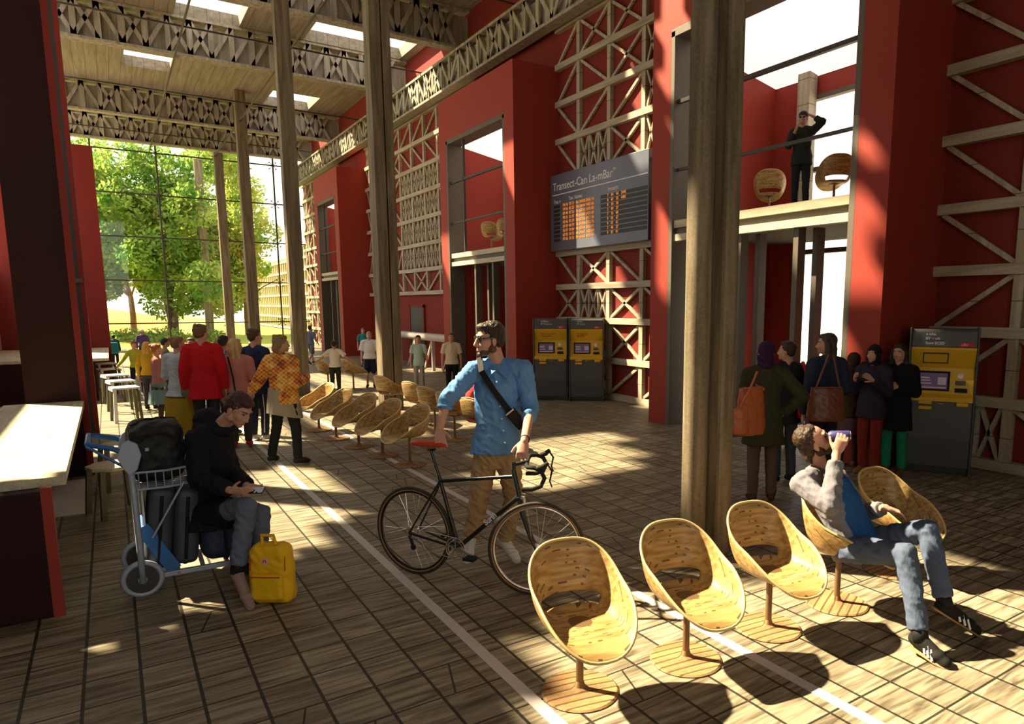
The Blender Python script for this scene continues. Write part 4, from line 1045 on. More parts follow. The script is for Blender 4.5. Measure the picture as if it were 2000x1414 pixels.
M['tan2'] = mat('pale_tan_facade', (.62, .52, .36), .8, var=.1)
M['tan3'] = mat('brown_window', (.20, .15, .09), .7, var=.1)  # even dark brown for the window rows
bd = thing('lattice_building', 'pale building with a small-windowed lattice front, beyond the end of the hall', 'building', (13.0, 50, -.05))
for (a, b, h) in ((2, 13, 6.9), (13, 24, 6.2), (24, 36, 5.4)):
    MB().bb((.25, a, 0), (8, b, h)).build('wall', M['tan2'], bd)
    for j in range(int(h / .95)):
        m_ = MB(); z = .35 + j * .95
        y = a + .3
        while y < b - .6: m_.bb((.18, y, z), (.26, y + .52, z + .62)); y += .9
        m_.build('window_row', M['tan3'], bd)
    m_ = MB()
    for j in range(int(h / .95) + 1): m_.bb((.0, a, j * .95 + .1), (.2, b, j * .95 + .25))
    y = a
    while y < b: m_.bb((.05, y, 0), (.2, y + .1, h)); y += .9
    m_.build('facade_grid', M['tan2'], bd)
# outside the near portal's back window: a low pale wall and kerb
M['pale'] = mat('pale_concrete', (.62, .58, .50), .8, var=.08)
tag(MB().bb((18, 2, -.05), (18.4, 26, .75)).build('low_wall', M['pale']), 'low pale concrete wall seen through the near portal window', 'wall')
# ------------------------------------------------------------------ people
SK = {}
def skin(k):
    if k not in SK: SK[k] = mat('skin_tone', k, .55, var=.06, scale=14, spec=.35)
    return SK[k]
FAIR, WARM, TANNED, DARKSK = (.56, .30, .21), (.50, .26, .17), (.40, .19, .11), (.22, .10, .06)
CM = {}
def cloth(c, bump=.35, bs=16, var=.14, rough=.85):
    k = (c, bump, bs)
    if k not in CM: CM[k] = mat('cloth', c, rough, var=var, scale=5, bump=bump, bscale=bs, stretch=(1, 1, .5), spec=.15)
    return CM[k]
HM = {}
def hairm(c):
    if c not in HM:
        m = mat('hair', c, .5, var=.35, scale=30, bump=.8, bscale=60, stretch=(1, 1, .18), spec=.4); HM[c] = m
    return HM[c]
M['eyew'] = mat('eye_white', (.75, .72, .68), .3, var=0); M['iris'] = mat('dark_iris', (.03, .02, .015), .2, var=0); M['lip'] = mat('lip', (.42, .13, .10), .5, var=0)
M['lens'] = mat('dark_lens', (.006, .006, .008), .12, var=0, spec=.8); M['sole'] = mat('pale_sole', (.55, .52, .47), .6)

def finish(me, loc, name, mt, parent, label=None):
    me.transform(Matrix.Translation(-V(loc))); return link(name, me, mt, parent, label=label)
def add_to(me, mb):
    bm = bmesh.new(); bm.from_mesh(me); vs = [bm.verts.new(p) for p in mb.v]
    for f in mb.f:
        try: fc = bm.faces.new([vs[i] for i in f]); fc.smooth = True
        except ValueError: pass
    bm.to_mesh(me); bm.free(); return me

def head_prims(b, C, f, u, s):
    f = V(f).normalized(); u = V(u); r = f.cross(u).normalized(); u = r.cross(f).normalized()
    R = Matrix((r, f, u)).transposed(); P = lambda x, y, z: C + (r * x + f * y + u * z) * s
    E_ = lambda c, q: b.ell(P(*c), [k * s for k in q], R, 16, 12)
    E_((0, -.012, .028), (.074, .094, .086)); E_((0, .026, -.028), (.060, .064, .078)); E_((0, .040, -.066), (.046, .046, .042)); E_((0, .072, -.094), (.024, .020, .018))
    for x in (-1, 1):
        E_((x * .034, .060, -.028), (.027, .026, .026)); E_((x * .052, .0, -.062), (.018, .035, .030))
        E_((x * .078, -.006, -.012), (.009, .019, .031)); E_((x * .079, -.002, -.036), (.007, .010, .012))
        b.cap(P(x * .014, .082, .028), P(x * .046, .074, .030), .0095 * s, .007 * s)
        E_((x * .012, .096, -.037), (.010, .011, .008))
    b.cap(P(0, .084, .014), P(0, .108, -.032), .0095 * s, .0125 * s)
    b.cap(P(-.018, .085, -.061), P(.018, .085, -.061), .0065 * s); b.cap(P(-.014, .084, -.071), P(.014, .084, -.071), .0075 * s)
    return P, R
def face_parts(P, R, s, C, loc, t, brow, open_=True, big=True):
    for x in (-1, 1):
        e = MB().ell(P(x * .031, .0785, .006), [k * s for k in (.0135, .008, .0065 if open_ else .003)], R, 12, 8); e = finish(e.mesh('eye', True), loc, 'eye', M['eyew'] if open_ else brow, t)
        if open_ : finish(MB().ell(P(x * .031, .0838, .006), [k * s for k in (.0055, .0040, .0056)], R, 10, 8).mesh('iris', True), loc, 'iris', M['iris'], e)
        finish(MB().cap(P(x * .016, .090, .0275), P(x * .047, .078, .0285), .0042 * s, .0028 * s).mesh('eyebrow', True), loc, 'eyebrow', brow, t)
    if big: finish(MB().cap(P(-.019, .0905, -.0655), P(.019, .0905, -.0655), .0028 * s).cap(P(-.012, .0925, -.072), P(.012, .0925, -.072), .004 * s).mesh('lips', True), loc, 'lips', M['lip'], t)
def hair_mesh(style, P, R, s, nb, vox):
    b = MB(); E_ = lambda c, q: b.ell(P(*c), [k * s for k in q], R, 16, 12)
    if style in ('short', 'shag', 'quiff', 'bun', 'pony', 'long', 'bob', 'messy'):
        E_((0, -.024, .046), (.083, .094, .083)); E_((0, -.045, .0), (.078, .068, .075)); E_((0, .022, .086), (.062, .058, .032))
        for x in (-1, 1): E_((x * .070, -.012, .020), (.014, .030, .036))
    if style == 'swept':
        E_((0, -.034, .046), (.080, .086, .082)); E_((0, -.055, -.015), (.072, .058, .075)); E_((0, .0, .088), (.060, .050, .032))
        for x in (-.04, 0, .04): E_((x, -.085, -.07), (.026, .022, .045))
        for x in (-1, 1): E_((x * .070, -.025, .015), (.014, .030, .040))
    if style == 'quiff': E_((0, .046, .088), (.052, .040, .026)); E_((.015, .056, .078), (.036, .030, .024))
    if style in ('shag', 'messy'):
        rn = random.Random(3)
        for k in range(22): a = rn.uniform(2.9, 6.5); h = rn.uniform(.03, .12); E_((.072 * math.cos(a) * (1.1 - h * 3), -.02 + .08 * math.sin(a) * (1.1 - h * 2.5), h), (.022, .022, .02))
    if style == 'messy':
        for x in (-.05, -.02, .02, .05): E_((x, -.085, -.06), (.03, .025, .055)); E_((x, -.075, -.10), (.022, .02, .03))
    if style == 'bun': E_((0, -.10, .085), (.040, .040, .036))
    if style == 'pony': b.tube([P(0, -.10, .05), P(0, -.15, .02), P(0, -.16, -.06), P(.01, -.14, -.17)], [.022 * s, .034 * s, .032 * s, .010 * s], 10)
    if style in ('long', 'bob'):
        L_ = -.30 if style == 'long' else -.12
        for x in (-.075, -.04, 0, .04, .075): b.tube([P(x, -.055 if abs(x) < .07 else -.01, .04), P(x * 1.15, -.085 if abs(x) < .07 else -.02, -.05), P(x * 1.3, -.075 if abs(x) < .07 else -.01, L_ * .7), P(x * 1.1, -.07, L_)], [.03 * s, .034 * s, .034 * s, .018 * s], 10)
    if style in ('scarf', 'hood'):
        k = 1.0 if style == 'scarf' else 1.1
        E_((0, -.022, .035), (.090 * k, .104 * k, .094 * k)); E_((0, -.03, -.05), (.078 * k, .085, .075)); b.tube([P(0, -.02, -.08), P(0, -.01, -.15)], [.075 * s, .10 * s], 14)
        for x in (-1, 1): E_((x * .068, .02, -.04), (.022, .035, .07))
    if style == 'beanie': E_((0, -.022, .058), (.086, .102, .082)); E_((0, -.015, .035), (.088, .105, .03))
    if style == 'cap': E_((0, -.018, .055), (.084, .100, .070)); b.prism([(.07 * s * math.cos(a), .09 * s * math.sin(a) * 1.0) for a in [k * PI / 8 for k in range(9)]], 0, .008 * s, Matrix.Translation(P(0, .05, .045)) @ R.to_4x4())
    return blob(b, 'hair', vox, 3, .004 if style != 'beanie' else 0, .03)
def hand(b, W, d, n, thumb, s, curl=.5, spread=.0, fb=None):
    "palm and five fingers; d towards the fingertips, n out of the back of the hand, thumb: +1/-1 side; fb: mesh for the fingers"
    d = V(d).normalized(); n = V(n); x = d.cross(n).normalized(); n = x.cross(d).normalized(); fb = fb or b
    K = W + d * .085 * s
    b.loft([(W - d * .03 * s, x * .024 * s, n * .021 * s), (W, x * .026 * s, n * .020 * s), (W + d * .03 * s, x * .036 * s, n * .019 * s), (K, x * .041 * s, n * .014 * s), (K + d * .006 * s, x * .034 * s, n * .008 * s)], 14)
    for i, (o, L_) in enumerate(((-.031, .064), (-.011, .074), (.010, .070), (.030, .055))):
        o_ = o * thumb * -1; p = K + x * o_ * s - d * .010 * s; dd = (d + x * o_ * spread * 8).normalized(); c = curl
        for j, q in enumerate((.45, .32, .25)):
            a = c * (.75 if j == 0 else 1.0); ax = dd.cross(n).normalized(); nn = n
            nd = (dd * math.cos(a) - n * math.sin(a)).normalized(); n2 = (n * math.cos(a) + dd * math.sin(a)).normalized()
            e = p + nd * L_ * q * s * 1.15; fb.cap(p, e, (.0088 - .0010 * j) * s, (.0082 - .0011 * j) * s, 8); p = e; dd = nd; n = n2
        n = nn = x.cross(d).normalized()
    p = W + d * .018 * s + x * thumb * .026 * s; td = (d * .75 + x * thumb * .75 - n * .35).normalized()
    e = p + td * .042 * s; fb.cap(p, e, .0125 * s, .0100 * s, 8); td = (td + d * .6 - n * .25).normalized(); fb.cap(e, e + td * .033 * s, .0100 * s, .0080 * s, 8)

def body(label, J, f_head, u_head, fwd, s, skinc, hair, hairc, top, bottom, shoes, name='person', vox=.010, sleeve=1.0, hem=.0, flare=0, legs='trousers', leg_to=1.0,
         collar=None, group=None, hands=None, loc=None, face=True, bulk=0, skirt_len=.5, disp=.006, topname='shirt', openeyes=True, extras=None, neckline=0, tight=0, socks=None, sl=1.0):
    """J: world joints. top/bottom/shoes: colours or materials."""
    t = thing(name, label, 'person', loc, 0, group); loc = V(loc)
    up = lambda a, b: (J[a] - J[b])
    hx = up('hipL', 'hipR').normalized(); sx = up('shL', 'shR').normalized(); fwd = V(fwd).normalized()
    nk, pe = J['neck'], (J['hipL'] + J['hipR']) / 2
    ax = (nk - pe); L_ = ax.length; ax.normalize()
    def ring(k, wx, wy, o=0): x = hx.lerp(sx, k).normalized(); y = ax.cross(x).normalized(); y = y if y.dot(fwd) > 0 else -y; return (pe + ax * L_ * k + y * o * s, x * wx * s, y * wy * s)
    tor = [(-.16, .10, .085, 0), (-.05, .150, .105, 0), (.08, .155, .108, 0), (.30, .132, .092, .0), (.55, .142, .102, .01), (.78, .150, .095, .005), (.92, .120, .078, -.005), (1.0, .062, .056, -.005)]
    B_ = MB(); B_.loft([ring(k, wx * (.9 if k < .95 else 1), wy * (.9 if k < .95 else 1), o) for k, wx, wy, o in tor], 20)
    for S_ in 'LR':
        B_.cap(J['sh' + S_], J['el' + S_], .044 * s, .036 * s); B_.cap(J['el' + S_], J['wr' + S_], .038 * s, .026 * s)
        B_.cap(J['hip' + S_] , J['kn' + S_], .070 * s, .046 * s); B_.cap(J['kn' + S_], J['an' + S_], .046 * s, .034 * s); B_.cap(J['an' + S_], J['to' + S_], .034 * s, .026 * s)
        B_.cap(J['sh' + S_], nk.lerp(J['sh' + S_], .25) + ax * .01 * s, .045 * s, .045 * s)
    C = J['head']; P, R = head_prims(B_, C, f_head, u_head, s)
    B_.cap(P(0, -.02, -.05), nk - ax * .03 * s, .052 * s, .058 * s)
    fb = MB(); hands = hands or {}
    for S_ in 'LR':
        h = hands.get(S_, {}); W = J['wr' + S_]; d = h.get('d', (W - J['el' + S_])); side = sx if S_ == 'L' else -sx
        hand(B_, W, d, h.get('n', side * .8 + fwd * .3), h.get('thumb', 1 if V(d).cross(V(h.get('n', side))).dot(fwd) > 0 else -1), s, h.get('curl', .45), h.get('spread', 0), fb=None if vox < .0065 else fb)
    me = blob(B_, 'body', vox, 2)
    if vox >= .0065: add_to(me, fb)
    finish(me, loc, 'body', skin(skinc), t)
    if hair: finish(hair_mesh(hair, P, R, s, 0, max(vox * .9, .006)), loc, {'scarf': 'headscarf', 'hood': 'hood', 'beanie': 'beanie', 'cap': 'cap'}.get(hair, 'hair'), cloth(hairc) if hair in ('scarf', 'hood', 'beanie', 'cap') else hairm(hairc), t)
    if face: face_parts(P, R, s, C, loc, t, hairm(hairc if hair not in ('scarf', 'hood', 'beanie', 'cap') else (.04, .025, .02)), openeyes)
    vc = max(vox, .0075)
    # bottoms
    g = .012 - tight
    if legs in ('trousers', 'shorts'):
        b = MB(); b.loft([ring(k, wx + g * .3, wy + g * .3, o) for k, wx, wy, o in [(-.17, .11, .085, 0), (-.06, .146, .100, 0), (.08, .148, .100, 0), (.16, .138, .094, 0)]], 20)
        for S_ in 'LR':
            e = J['an' + S_]; b.cap(J['hip' + S_], J['kn' + S_], (.080 + g) * s, (.056 + g) * s)
            if legs == 'trousers': b.tube([J['kn' + S_], J['kn' + S_].lerp(e, .5), J['kn' + S_].lerp(e, .97 * leg_to)], [(.055 + g) * s, (.048 + g) * s, (.044 + g) * s], 14)
            else: k = J['kn' + S_]; b.tube([J['hip' + S_].lerp(k, .4), J['hip' + S_].lerp(k, .98)], [(.085 + g) * s, (.082 + g) * s], 14)
        finish(blob(b, 'trousers', vc, 3, disp, .08), loc, 'trousers' if legs == 'trousers' else 'shorts', bottom if not isinstance(bottom, tuple) else cloth(bottom), t)
    else:
        b = MB(); kz = skirt_len; n = 40; rings = []
        mid = (J['knL'] + J['knR']) / 2; anm = (J['anL'] + J['anR']) / 2
        for k, wx, wy in ((.24, .145, .105), (.10, .172, .125), (-.05, .195, .150)): rings.append(ring(k, wx, wy))
        x = hx; y = ax.cross(x).normalized(); pts = [pe + (mid - pe) * q if q <= 1 else mid + (anm - mid) * (q - 1) for q in (.35, .7 * kz * 2, kz * 2)]
        for q, p in zip((.215, .235, .26), pts): rings.append((p, x * (q + flare) * s, y * (q + flare) * s * .8))
        vs = []
        for i, (c, a, d) in enumerate(rings):
            for k in range(n):
                th = 2 * PI * k / n; w = 1 + (.045 * i / 5) * math.cos(th * 13 + i * .3); vs.append(c + (a * math.cos(th) + d * math.sin(th)) * w)
        b.v = vs; b.f = [(i * n + k, i * n + (k + 1) % n, (i + 1) * n + (k + 1) % n, (i + 1) * n + k) for i in range(len(rings) - 1) for k in range(n)] + [tuple(range(n))[::-1]]
        finish(b.mesh('skirt', True), loc, 'skirt', bottom if not isinstance(bottom, tuple) else cloth(bottom), t)
        if legs == 'tights':
            b = MB()
            for S_ in 'LR': b.cap(J['hip' + S_], J['kn' + S_], .082 * s, .056 * s); b.cap(J['kn' + S_], J['an' + S_], .056 * s, .038 * s)
            finish(blob(b, 'tights', vc, 2), loc, 'tights', cloth((.06, .035, .03), .1), t)
    # top
    b = MB(); g = .013 + bulk * .6
    rows = [(k, wx + g + (.008 if k < .1 else 0), wy + g + (.006 if k < .1 else 0), o) for k, wx, wy, o in tor[2:]]
    rows[-1] = (1.0 - neckline, .068 + g * .4, .062 + g * .4, -.005); rows[-2] = (.92, .125 + g * .7, .082 + g * .7, -.005)
    low = [(-.02 - hem, .170 + g, .128 + g, 0), (.03, .166 + g, .120 + g, 0)] if hem <= .15 else []
    if hem > .15:
        kk = -hem; low = [(kk, .17 + g + flare, .13 + g + flare, 0), (kk * .5 - .02, .165 + g + flare * .5, .122 + g + flare * .5, 0), (-.02, .16 + g, .115 + g, 0)]
    if hem > .15 and 'coat_pts' in J:
        pts = J['coat_pts']; b.loft([(p, a_, c_) for p, a_, c_ in pts], 20); low = [(-.02, .16 + g, .115 + g, 0)]
    b.loft([ring(*a) for a in low + rows], 22)
    for S_ in 'LR':
        a_, e_, w_ = J['sh' + S_], J['el' + S_], J['wr' + S_]
        b.cap(a_, nk.lerp(a_, .25), (.052 + g) * s, (.046 + g * .6) * s)
        if sleeve <= .5: b.tube([a_, a_.lerp(e_, sleeve * 2)], [(.053 + g) * s, (.050 + g + .006) * s], 16); b.ell(a_, (.053 + g) * s)
        else:
            b.cap(a_, e_, (.052 + g) * s, (.042 + g * .9) * s); q = (sleeve - .5) * 2
            b.tube([e_, e_.lerp(w_, q * .5), e_.lerp(w_, q * .96)], [(.041 + g * .9) * s, (.037 + g * .85) * s, (.032 + g * .7) * s], 14)
    tp = top if not isinstance(top, tuple) else cloth(top)
    finish(blob(b, topname, vc, 3, disp, .075), loc, topname, tp, t)
    if collar:
        c = MB(); x = sx; y = ax.cross(x).normalized(); n = 24; rw = []
        for i, (h, r0) in enumerate(((-.02, .078), (.03, .070), (.028, .082), (-.025, .100))):
            rw.append([nk + ax * (h * s) + (x * math.cos(2 * PI * k / n) * r0 + y * math.sin(2 * PI * k / n) * r0 * .9) * s for k in range(n)])
        c.grid(rw, True); finish(c.mesh('collar', True), loc, 'collar', collar if not isinstance(collar, tuple) else cloth(collar), t)
    # shoes
    if shoes is not None:
        for S_ in 'LR':
            a_, o_ = J['an' + S_], J['to' + S_]; d = (o_ - a_); gdir = V((d.x, d.y, d.z)).normalized(); low = V((0, 0, -.030 * s))
            b = MB(); heel = a_ - gdir * .035 * s + low * .9
            b.cap(heel, o_ + gdir * .02 * s + V((0, 0, -.004)), .040 * s, .034 * s); b.cap(a_ + low * .2, a_.lerp(o_, .6), .044 * s, .036 * s); b.ell(a_.lerp(o_, .8), (.045 * s, .045 * s, .034 * s)); 
            if shoes[0] == 'boot': b.tube([a_ + low * .3, a_.lerp(J['kn' + S_], .38)], [.050 * s, .058 * s], 14)
            h = finish(blob(b, 'shoe', vc * .8, 2), loc, 'boot' if shoes[0] == 'boot' else 'shoe', shoes[1] if not isinstance(shoes[1], tuple) else cloth(shoes[1], .1), t)
    return t, P, R, fb

def stand_joints(loc, H, ang, arms=('down', 'down'), legs='stand', lean=0, hturn=0, bend=0):
    """arms: (left, right). ang: facing angle, 0 = -Y, counter-clockwise"""
    s = H / 1.75; Rz = Matrix.Rotation(ang, 3, 'Z'); loc = V(loc)
    L = {'head': (0, -.015 - bend * .12, 1.635 - bend * .03), 'neck': (0, .01 - bend * .05, 1.47), 'shL': (.175, .01 - bend * .04, 1.405), 'hipL': (.085, 0, .92), 'knL': (.095, -.015, .50), 'anL': (.10, .03, .085), 'toL': (.115, -.10, .045)}
    J = {k: V(v) for k, v in L.items()}
    for k in list(J):
        if k.endswith('L'): v = J[k]; J[k[:-1] + 'R'] = V((-v.x, v.y, v.z))
    if legs == 'walk': J['knL'] += V((0, -.16, .01)); J['anL'] += V((0, -.26, .0)); J['toL'] += V((0, -.26, .02)); J['knR'] += V((0, .06, .0)); J['anR'] += V((0, .30, .07)); J['toR'] += V((0, .30, .0))
    if legs == 'stride': J['knL'] += V((.06, -.10, 0)); J['anL'] += V((.14, -.20, 0)); J['toL'] += V((.18, -.22, 0)); J['knR'] += V((-.05, .06, 0)); J['anR'] += V((-.10, .14, .0)); J['toR'] += V((-.10, .12, 0))
    if legs == 'wide': J['anL'] += V((.14, 0, 0)); J['toL'] += V((.16, 0, 0)); J['knL'] += V((.08, -.02, 0)); J['anR'] += V((-.10, 0, 0)); J['toR'] += V((-.12, 0, 0)); J['knR'] += V((-.05, -.02, 0))
    for S_, m, a in (('L', 1, arms[0]), ('R', -1, arms[1])):
        sh = J['sh' + S_]
        e, w = {'down': ((.065, .02, -.29), (.075, -.04, -.55)), 'crossed': ((.06, -.02, -.28), (-.12, -.20, -.20)), 'fwd': ((.05, .02, -.28), (.02, -.24, -.24)), 'hold': ((.05, -.02, -.27), (-.05, -.24, -.10)),
                'face': ((.05, -.12, -.25), (-.09, -.16, .05)), 'head': ((.17, -.02, .14), (-.03, .0, .27)), 'hip': ((.20, .10, -.22), (.03, -.02, -.42)), 'out': ((.20, .05, -.20), (.40, -.03, -.34)),
                'swf': ((.06, -.06, -.28), (.05, -.24, -.48)), 'swb': ((.06, .12, -.26), (.08, .18, -.51)), 'wide': ((.16, .03, -.24), (.33, .02, -.42)), 'strap': ((.07, .02, -.27), (-.02, -.15, -.06)), 'back': ((.07, .06, -.28), (-.10, .16, -.42))}[a]
        J['el' + S_] = sh + V((m * e[0], e[1], e[2])); J['wr' + S_] = sh + V((m * w[0], w[1], w[2]))
    if lean:
        for k in J: J[k].x += lean * (J[k].z) * .1
    for k in J: J[k] = loc + Rz @ (J[k] * s)
    f = Rz @ Matrix.Rotation(hturn, 3, 'Z') @ V((0, -1, -bend * .5))
    return J, f, V((0, 0, 1)), Rz @ V((0, -1, 0)), s

def stander(label, u, vb, vt, ang, skinc=WARM, hair='short', hairc=(.04, .025, .015), top=(.2, .2, .2), bottom=(.05, .05, .06), shoes=('shoe', (.03, .03, .03)), arms=('down', 'down'), legs='stand', bot='trousers', hturn=0, lean=0, bend=0, group=None, z=0, H=None, g=None, wide=1, **kw):
    g = gnd(u, vb, z) if g is None else V(g)
    if H is None:
        k = (g - EYE).dot(FH); d = ray(u, vt); H = EYE.z + d.z * k / d.dot(FH) - z
    J, f, up_, fw, s = stand_joints(g, H, ang, arms, legs, lean, hturn, bend)
    return body(label, J, f, up_, fw, s, skinc, hair, hairc, top, bottom, shoes, loc=g, legs=bot, group=group, **kw) + (J, s, g)
FACE_CAM = -YAW   # facing angle that looks at the eye

# ---- crowd at the left
GL = 'group of standing travellers at the left'
BK = PI            # facing away down the hall
def shoulder_bag(name, label, c, mt, w, h, d, strap, rz=0, cat='bag', smooth=True):
    t = thing(name, label, cat, c, rz); b = MB()
    b.loft([((0, 0, 0), (w * .46, 0, 0), (0, d * .5, 0)), ((0, 0, h * .12), (w * .5, 0, 0), (0, d * .55, 0)), ((0, 0, h * .6), (w * .46, 0, 0), (0, d * .42, 0)), ((0, 0, h), (w * .40, 0, 0), (0, d * .22, 0))], 20)
    finish(blob(b, 'bag_body', .010, 3, .006, .08), (0, 0, 0), 'bag_body', mt, t)
    if strap:
        inv = Matrix.Rotation(-rz, 3, 'Z'); pts = [inv @ (V(p) - V(c)) for p in strap]; MB().tube(pts, .011, 8).build('strap', mt, t, smooth=50)
    MB().tube([(-w * .36, -d * .2, h * .98), (0, -d * .24, h * 1.0), (w * .36, -d * .2, h * .98)], .008, 8).build('top_seam', mt, t)
    return t
r_ = stander('man seen from behind in a bright red shirt with curly brown hair', 410, 878, 634, BK - .35, FAIR, 'shag', (.16, .085, .04), (.50, .012, .020), (.03, .03, .035), ('shoe', (.45, .02, .02)), ('down', 'down'), hem=.34, flare=.02, bulk=.035, group=GL, hturn=-.5)
r_ = stander('red-haired woman in a pink top and teal skirt, arms folded, side on', 318, 836, 672, PI / 2 - .1, FAIR, 'bun', (.42, .12, .03), (.42, .16, .15), (.15, .24, .24), ('shoe', (.03, .03, .03)), ('crossed', 'crossed'), bot='tights', skirt_len=.46, flare=.03, sleeve=.8, group=GL)
M['shawlg'] = mat('grey_blue_shawl', (.42, .47, .52), .85, var=.35, scale=7, bump=.5, bscale=16, stretch=(1, 1, 3))
r_ = stander('woman wrapped in a grey-blue shawl with a long mustard skirt', 363, 868, 658, PI - .6, FAIR, 'bun', (.28, .14, .06), M['shawlg'], (.30, .20, .015), ('shoe', (.03, .03, .03)), ('crossed', 'crossed'), bot='skirt', skirt_len=.88, flare=.04, bulk=.03, hem=.2, group=GL, hturn=-.7, topname='shawl')
W_ = gnd(363, 868)
shoulder_bag('shoulder_bag', 'grey-green shoulder bag hanging between the shawl and the red shirt', gnd(392, 868) + V((-.02, -.38, .78)), cloth((.13, .16, .12), .3), .42, .34, .16, [gnd(392, 868) + V((-.15, -.38, 1.1)), gnd(392, 868) + V((-.10, -.34, 1.42)), gnd(392, 868) + V((.10, -.38, 1.1))])
r_ = stander('blonde woman in a pink and grey coat with a thin dark strap across her back', 474, 872, 662, PI - .25, FAIR, 'long', (.55, .36, .16), (.52, .20, .18), (.045, .04, .03), ('shoe', (.40, .02, .02)), ('down', 'fwd'), bulk=.02, hem=.26, flare=.02, group=GL, hturn=-.9)
J_ = r_[4]; ax_ = V((0, 0, 1)); bk = Matrix.Rotation(PI - .25, 3, 'Z') @ V((0, 1, 0))
t = thing('strap_bag', 'small black bag on a long dark strap worn by the blonde woman in pink', 'bag', J_['hipR'] + bk * .02 + V((-.24, -.02, -.10)))
mm = MB().tube([p - t.location for p in (J_['hipR'] + bk * .17 + V((-.10, 0, .0)), J_['hipR'].lerp(J_['shL'], .5) + bk * .17, J_['shL'].lerp(J_['neck'], .4) + bk * .12 + V((0, 0, .04)))], .011, 8); mm.build('strap', M['black'], t)
MB().box((0.06, 0, .0), (.10, .20, .16)).build('bag_body', M['black'], t, bevel=.02)
M['navycl'] = cloth((.025, .032, .085))
r_ = stander('young man in a navy sports top with white-striped trousers and white trainers', 510, 860, 643, PI - .75, FAIR, 'shag', (.07, .04, .025), M['navycl'], (.035, .04, .075), ('shoe', (.50, .50, .50)), ('down', 'down'), hem=.3, flare=.02, bulk=.01, group=GL, hturn=-.6)
J_ = r_[4]
s_ = MB()
for S_ in 'R':
    k, a = J_['kn' + S_], J_['an' + S_]; o = V((-.02, -.068, 0)); s_.tube([J_['hip' + S_].lerp(k, .3) + o * 1.5, k + o * 1.15, a + o * .95 + V((0, 0, .06))], .008, 6)
finish(s_.mesh('side_stripe', True), J_ and r_[6], 'side_stripe', M['white'], r_[0])
def plaid():
    m = bpy.data.materials.new('orange_plaid_shawl'); m.use_nodes = True; N, L = nodes(m); b = N['Principled BSDF']; b.inputs['Roughness'].default_value = .85
    tc = N.new('ShaderNodeTexCoord'); nz = N.new('ShaderNodeTexNoise'); nz.inputs['Scale'].default_value = 9; L.new(tc.outputs['Object'], nz.inputs['Vector'])
    sp = N.new('ShaderNodeSeparateXYZ'); L.new(tc.outputs['Object'], sp.inputs[0])
    w = math_n(N, L, 'MULTIPLY', math_n(N, L, 'SINE', math_n(N, L, 'MULTIPLY', math_n(N, L, 'ADD', sp.outputs[0], sp.outputs[2]), 120)), .07)
    w2 = math_n(N, L, 'MULTIPLY', math_n(N, L, 'SINE', math_n(N, L, 'MULTIPLY', math_n(N, L, 'SUBTRACT', sp.outputs[0], sp.outputs[2]), 120)), .06)
    c = ramp(N, L, math_n(N, L, 'ADD', math_n(N, L, 'ADD', nz.outputs['Fac'], w), w2), [(.28, (.12, .05, .03)), (.42, (.55, .12, .02)), (.58, (.70, .38, .05)), (.75, (.75, .58, .25))]); L.new(c, b.inputs['Base Color']); return m
M['plaid'] = plaid()
r_ = stander('woman in an orange and yellow plaid shawl over black leggings, feet apart', 562, 905, 655, PI - .9, FAIR, 'messy', (.24, .15, .07), M['plaid'], (.018, .018, .018), ('shoe', (.03, .03, .03)), ('wide', 'fwd'), legs='wide', hem=.12, bulk=.055, group=GL, hturn=-.5, topname='shawl')
J_ = r_[4]; g_ = r_[6]
b = MB(); n = 32; pe = (J_['hipL'] + J_['hipR']) / 2; s = r_[5]; rw = []
for z_, r0 in ((.08, .175), (-.04, .19), (-.14, .205), (-.24, .215)): rw.append([pe + V((math.cos(2 * PI * k / n) * r0 * (1 + .06 * math.cos(k * 2.2)), math.sin(2 * PI * k / n) * r0 * .85, z_ - .05 * math.cos(2 * PI * k / n))) for k in range(n)])
b.grid(rw, True); finish(b.mesh('tunic_hem', True), g_, 'tunic_hem', cloth((.34, .30, .22)), r_[0])
stander('dark-haired person in a dark jacket standing between the red shirt and the blonde woman', 449, 848, 656, PI - .9, FAIR, 'shag', (.02, .015, .012), (.10, .12, .16), (.02, .02, .03), group=GL)
stander('woman in yellow and navy walking towards the stools', 270, 771, 667, .35, WARM, 'short', (.22, .03, .02), (.42, .42, .04), (.02, .025, .05), ('shoe', (.02, .02, .02)), ('wide', 'wide'), legs='walk', group=GL, tight=.004)
r_ = stander('person with a teal backpack at the far left by the fin', 227, 716, 654, PI - .3, TANNED, 'short', (.02, .015, .01), (.03, .06, .08), (.015, .015, .02), group=GL, bulk=.03, vox=.013)
g_ = gnd(227, 716)
t = thing('backpack', 'teal backpack on the back of the person at the far left', 'backpack', r_[4]['neck'] + V((-.02, -.20, -.26)))
finish(blob(rbox((.28, .14, .38), .05), 'body', .014, 2), (0, 0, -.0), 'body', cloth((.02, .16, .20)), t); MB().tube([(-.1, .06, -.12), (-.11, .10, .1), (-.1, .18, .20)], .015).tube([(.1, .06, -.12), (.11, .10, .1), (.1, .18, .20)], .015).build('shoulder_strap', M['black'], t)
stander('person in a purple jacket and white cap beyond the crowd', 283, 716, 643, PI, TANNED, 'cap', (.7, .68, .62), (.08, .06, .20), (.02, .02, .03), group=GL, vox=.013)
stander('blonde person in mustard standing just behind the red-haired woman', 297, 800, 668, PI - .4, FAIR, 'long', (.65, .38, .06), (.50, .30, .02), (.06, .06, .07), group=GL)
stander('dark-haired person in a grey-brown jacket behind the red-haired woman', 332, 790, 661, PI / 2, TANNED, 'short', (.02, .015, .01), (.18, .15, .13), (.05, .045, .04), ('shoe', (.03, .03, .03)), ('hold', 'down'), group=GL)
